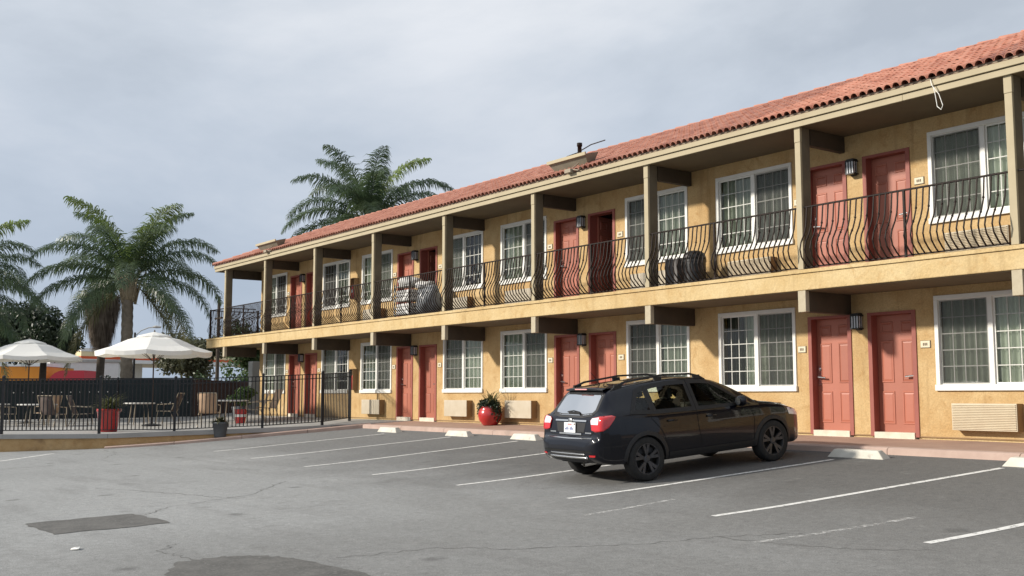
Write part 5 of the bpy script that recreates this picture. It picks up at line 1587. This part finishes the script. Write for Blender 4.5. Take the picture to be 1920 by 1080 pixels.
for k in range(26):
    a = rnd.uniform(0, 6.28); e_ = R(rnd.uniform(-25, 65)); d = Vector((math.cos(a) * math.cos(e_), math.sin(a) * math.cos(e_), math.sin(e_)))
    c = Vector((0, .1, 7.6)); hub = c + d * rnd.uniform(.7, 1.0); fl_ = MB(); fl_.tube([c, hub], .02, 4, caps=False)
    sd = d.cross(Vector((0, 0, 1))).normalized(); up = sd.cross(d)
    for j in range(22):
        q_ = R(-115 + 230 * j / 21); dd = (d * math.cos(q_) + sd * math.sin(q_)).normalized(); tip = hub + dd * rnd.uniform(.65, .9) + Vector((0, 0, -.14)); w = dd.cross(up).normalized() * .03
        fl_.add([hub, hub + dd * .45 + w, tip, hub + dd * .45 - w], [(0, 1, 2, 3)])
    fl_.build('fan_leaf', M['bush_bright' if k % 3 else 'bush'], t)

def leaf_cloud(clumps, n, size, seed, flat=.5):
    """leaf sized faces spread through uneven clumps"""
    rnd = random.Random(seed); mb = MB(); wts = [c[3] * c[4] * c[5] for c in clumps]
    for _ in range(n):
        cx, cy_, cz, rx, ry, rz_ = rnd.choices(clumps, wts)[0]
        d = Vector((rnd.gauss(0, 1), rnd.gauss(0, 1), rnd.gauss(0, 1))).normalized(); q_ = rnd.random() ** .45
        q_ *= 1 + .18 * math.sin(d.x * 5 + cx) * math.cos(d.z * 6 + cy_)
        p = Vector((cx + d.x * rx * q_, cy_ + d.y * ry * q_, cz + d.z * rz_ * q_))
        nrm_ = (d * .7 + Vector((rnd.uniform(-1, 1), rnd.uniform(-1, 1), rnd.uniform(-.3, 1)))).normalized()
        u = nrm_.cross(Vector((rnd.uniform(-1, 1), rnd.uniform(-1, 1), rnd.uniform(-1, 1)))).normalized(); v = nrm_.cross(u)
        s_ = size * rnd.uniform(.6, 1.4)
        mb.add([p - u * s_ * .5, p + v * s_ * .28, p + u * s_ * .5, p - v * s_ * .28], [(0, 1, 2, 3)])
    return mb
def clump_set(rx, ry, rz, k, seed, cz=0, cr=.42):
    rnd = random.Random(seed); out = []
    for _ in range(k):
        d = Vector((rnd.gauss(0, 1), rnd.gauss(0, 1), rnd.gauss(0, 1))).normalized() * rnd.uniform(.25, .8)
        r_ = cr * rnd.uniform(.7, 1.25); out.append((d.x * rx, d.y * ry, cz + d.z * rz, rx * r_, ry * r_, rz * r_))
    return out
def broad_tree(base, H, rx, ry, rz, mat, label, seed, n=9000, size=.17, k=16, cat='tree', name='leafy_tree', group=None):
    t = thing(name, base, label, cat, group)
    cl = clump_set(rx, ry, rz, k, seed, H)
    leaf_cloud(cl, n, size, seed).build('crown', M[mat], t)
    rnd = random.Random(seed)
    tr_ = MB(); tr_.tube([(0, 0, 0), (.08, .05, (H - rz) * .5), (.0, .1, H - rz * .7)], [.24, .18, .13], 10); tr_.build('trunk', M['branch'], t, smooth=True)
    for c in cl[:8]:
        MB().tube([(0, .08, H - rz * .85), (c[0] * .4, c[1] * .4, (H - rz * .6 + c[2]) / 2 - .1), (c[0], c[1], c[2])], [.09, .06, .02], 6).build('limb', M['branch'], t)
    return t
broad_tree((-50.0, -4.6, -1.9), 5.35, 2.3, 2.2, 1.5, 'bush_dark', 'dark leafy tree spreading above the left umbrella', 3, n=15000, k=22)
broad_tree((-52.5, -8.2, -1.9), 5.7, 2.4, 2.4, 1.4, 'bush', 'mid green tree at the left edge behind the umbrella', 9, n=9000)
broad_tree((-57.5, -8.4, -1.9), 6.6, 2.5, 2.3, 1.5, 'rusty', 'rusty brown leafed tree at the far left edge', 12, n=7000, size=.2)
broad_tree((-58.0, -5.0, -1.9), 6.4, 1.8, 1.8, 1.5, 'olive', 'yellowish tree between the left palm and the fan palm', 17, n=5000, size=.2)
broad_tree((-86.5, 15.5, -1.9), 6.1, 3.3, 3.3, 2.5, 'olive', 'pale olive tree in the distance beside the street lamp', 23, n=9000, size=.32)
broad_tree((-80.0, 17.8, -1.9), 6.2, 2.3, 2.3, 2.4, 'bush', 'darker distant tree at the corner of the balcony', 29, n=7000, size=.3)
for i, (x, y, h, r_, mt_, lab) in enumerate(((-44.6, -1.4, 1.4, 1.15, 'bush_bright', 'light green bush behind the screen fence at the palm trunk'), (-45.0, .4, 1.75, 1.35, 'bush', 'green bush behind the timber fence, left one'),
                                         (-45.9, 2.2, 2.4, 1.5, 'bush_bright', 'tall green bush behind the timber fence under the balcony end'), (-44.3, 4.1, 2.5, 1.5, 'bush', 'green bush behind the grey electrical cabinet'), (-47.8, -2.6, 1.5, .9, 'bush', 'low bush left of the tall palm trunk'))):
    t = thing('bush', (x, y, -1.9), lab, 'bush', 'bushes behind the patio fences')
    leaf_cloud(clump_set(r_, r_, (h + 1.9) * .5, 14, 40 + i, (h + 1.9) * .52), 6500, .15, 50 + i).build('foliage', M[mt_], t)
    for j in range(4): MB().tube([(0, 0, 0), (random.uniform(-.4, .4), random.uniform(-.4, .4), 1.2), (random.uniform(-.7, .7), random.uniform(-.7, .7), 2.2)], [.05, .035, .012], 5).build('stem', M['branch'], t)

def grass_tuft(n, L_, seed, mat, w=.012, spread=.9, dr=.7):
    rnd = random.Random(seed); mb = MB()
    for _ in range(n):
        a = rnd.uniform(0, 6.28); e_ = rnd.uniform(.5, 1.5) * spread; l_ = L_ * rnd.uniform(.6, 1.1)
        p = Vector((rnd.uniform(-.08, .08), rnd.uniform(-.08, .08), 0)); d = Vector((math.cos(a) * math.sin(e_), math.sin(a) * math.sin(e_), math.cos(e_)))
        s_ = Vector((-math.sin(a), math.cos(a), 0)) * w; q1 = p + d * l_ * .5; d2 = (d + Vector((0, 0, -dr))).normalized(); q2 = q1 + d2 * l_ * .5
        mb.add([p - s_, p + s_, q1 + s_, q1 - s_, q2], [(0, 1, 2, 3), (3, 2, 4)])
    return mb.mesh('leaves', M[mat])
def pot(t, prof, mat):
    MB().lathe(prof, 28).build('pot', M[mat], t, smooth=True)
    r_, h_ = prof[-1]; MB().lathe([(r_ - .04, h_ - .05), (.001, h_ - .04)], 20, caps=False).build('soil', M['soil'], t)
t = thing('potted_plant', (-30.75, -7.1, zp(-7.1)), 'big red tapered pot with spiky grass inside the patio fence', 'potted plant')
pot(t, [(.22, 0), (.24, .02), (.31, .56), (.34, .57), (.34, .64), (.31, .64)], 'pot_red'); inst('leaves', grass_tuft(220, .75, 3, 'palm_old', spread=.75), t, (0, 0, .58)); inst('leaves', grass_tuft(140, .6, 4, 'bush', spread=.9), t, (0, 0, .58))
t = thing('potted_plant', (-27.98, -4.95, zl(-4.95) + .075), 'small grey pot with a trailing pale plant outside the patio fence', 'potted plant')
pot(t, [(.15, 0), (.16, .02), (.20, .36), (.215, .36), (.215, .40), (.19, .40)], 'pot_grey'); inst('leaves', grass_tuft(150, .36, 6, 'olive', w=.014), t, (0, 0, .36))
t = thing('potted_plant', (-34.6, -1.7, zp(-1.7)), 'leafy green plant in a dark pot behind the small round table', 'potted plant')
pot(t, [(.2, 0), (.22, .02), (.28, .42), (.26, .44)], 'pot_grey'); leaf_cloud(clump_set(.55, .55, .32, 8, 71, .72), 2200, .1, 72).build('foliage', M['bush_bright'], t)
t = thing('bucket', (-31.95, -2.75, zp(-2.75)), 'red bucket with a white band standing by the small table', 'bucket')
MB().lathe([(.15, 0), (.16, .01), (.19, .42), (.2, .42), (.2, .44), (.18, .44)], 20).build('pail', M['pot_red'], t); MB().lathe([(.176, .2), (.182, .28)], 20, caps=False).build('band', M['white'], t)
t = thing('potted_plant', (-21.8, -.42, zp(-.42)), 'round red pot with bushy plant against the motel wall left of the car', 'potted plant')
pot(t, [(.17, 0), (.19, .02), (.28, .14), (.30, .26), (.27, .38), (.22, .44), (.24, .47), (.21, .48)], 'pot_red')
leaf_cloud([(0, -.02, .52, .30, .27, .15), (-.27, -.03, .38, .13, .16, .24), (.27, 0, .36, .12, .16, .26), (.06, -.1, .56, .2, .2, .12)], 3600, .05, 81).build('foliage', M['bush_dark'], t)
inst('leaves', grass_tuft(60, .62, 83, 'palm_old', w=.011, spread=.85, dr=.6), t, (.05, 0, .52))

# ------------------------------------------------------------------ beyond the patio: filling station, street lamp, poles
M['orange'] = pmat('orange_paint', (0.80, 0.30, 0.025), (0.74, 0.26, 0.02), rough=0.5, scale=.6)
M['cream'] = pmat('cream_paint', (0.80, 0.66, 0.40), rough=0.5)
M['redorange'] = pmat('red_orange', (0.62, 0.10, 0.025), rough=0.5)
M['crimson'] = pmat('crimson', (0.50, 0.03, 0.05), rough=0.5)
M['whitewall'] = pmat('white_wall', (0.78, 0.78, 0.77), (0.72, 0.72, 0.71), rough=0.6)
def station_canopy(a, b, depth, z0, bands, label, pillars):
    A, B = Vector((*a, 0)), Vector((*b, 0)); d = B - A; rz = math.atan2(d.y, d.x); L_ = d.length
    t = thing('station_canopy', (a[0], a[1], -1.9), label, 'canopy', rz=rz)
    z = z0 + 1.9
    for (h, mt_, nm) in bands:
        out = .03 if mt_ == 'whitewall' else 0
        MB().box(-out, L_ + out, -out, depth + out, z, z + h - .004).build(nm, M[mt_], t); z += h
    for x, y in pillars: MB().box(x, x + .9, y, y + .9, 0, z0 + 1.898).build('pillar', M['whitewall'], t, bevel=.05)
    return t
station_canopy((-98.5, 9.6), (-101.5, 25.0), 13, 3.62, ((.32, 'whitewall', 'lower_band'), (.24, 'redorange', 'red_stripe'), (.42, 'cream', 'cream_band'), (.30, 'whitewall', 'upper_band')),
               'white petrol station canopy with a red orange stripe behind the nearer umbrella', ((4.2, 1.2), (6.6, 3.0)))
station_canopy((-88.4, -5.5), (-86.6, 1.55), 12, 4.15, ((.10, 'redorange', 'red_stripe'), (1.05, 'orange', 'orange_band'), (.42, 'whitewall', 'upper_band')),
               'orange canopy with a white top edge at the left edge of the photo', ((1.2, 3), (4.6, 6)))
station_canopy((-101.6, 26.0), (-106, 42.0), 12, 3.9, ((.25, 'cream', 'lower_band'), (.9, 'orange', 'orange_band'), (.35, 'whitewall', 'upper_band')),
               'orange canopy with a white edge showing under the balcony end', ((3, 2),))
A, B = Vector((-83.6, -4.0, -1.9)), Vector((-78.1, 5.0, -1.9)); d = B - A
t = thing('station_shop', A, 'low orange shop wall with a crimson rounded panel behind the left umbrella', 'building', rz=math.atan2(d.y, d.x)); L_ = d.length
MB().box(0, L_ - 3.0, 0, 6, 0, 4.62).build('wall', M['orange'], t); MB().box(-.1, L_ - 2.95, -.06, 6.1, 4.62, 4.85).build('parapet', M['whitewall'], t)
ar = MB(); r_ = 1.1; prof = [(L_ - 2.9, 0)] + [(L_ - 2.9 + 1.1 - 1.1 * math.cos(q_), 3.2 + 1.15 * math.sin(q_)) for q_ in [math.pi / 2 * k / 8 for k in range(9)]] + [(L_ - .4, 4.35), (L_ - .4, 0)]
n_ = len(prof); ar.v += [(x, -.05, z) for x, z in prof] + [(x, 3, z) for x, z in prof]; ar.f.append(tuple(range(n_))); ar.f.append(tuple(range(2 * n_ - 1, n_ - 1, -1))); ar.f += [(k, (k + 1) % n_, n_ + (k + 1) % n_, n_ + k) for k in range(n_)]
ar.build('crimson_panel', M['crimson'], t)
t = thing('white_building', (-88.0, 4.6, -1.9), 'plain white building seen in the gap left of the tall palm', 'building', rz=R(72))
MB().box(0, 5, 0, 6, 0, 5.2).build('wall', M['whitewall'], t); MB().box(-.1, 5.1, -.1, 6.1, 5.2, 5.4).build('parapet', M['bluegrey'], t); MB().box(1.6, 2.6, -.05, .02, 0, 3).build('door', M['bluegrey'], t)
t = thing('street_lamp', (-86.3, 10.5, -1.9), 'thin street lamp with a curved arm above the right umbrella', 'street lamp')
MB().tube([(0, 0, 0), (0, 0, 7.6)], [.12, .08], 10).build('pole', M['iron_black'], t)
dd = Vector((1.15, 1.37, 0)).normalized()
MB().tube([Vector((0, 0, 7.3)), dd * .5 + Vector((0, 0, 7.75)), dd * 1.1 + Vector((0, 0, 7.98)), dd * 1.6 + Vector((0, 0, 8.02))], .04, 6).build('arm', M['bluegrey'], t)
hd = MB(); hd.tube([dd * 1.45 + Vector((0, 0, 8.03)), dd * 1.7 + Vector((0, 0, 8.05)), dd * 2.1 + Vector((0, 0, 8.02))], [.07, .12, .08], 8); hd.build('lamp_head', M['bluegrey'], t)
t = thing('utility_pole', (-77.3, 13.9, -1.9), 'dark wooden utility pole rising left of the balcony corner', 'pole')
MB().tube([(0, 0, 0), (0, 0, 10.0)], [.16, .11], 10).build('mast', M['branch'], t); MB().box(-.7, .7, -.05, .05, 8.3, 8.42).build('cross_arm', M['branch'], t)
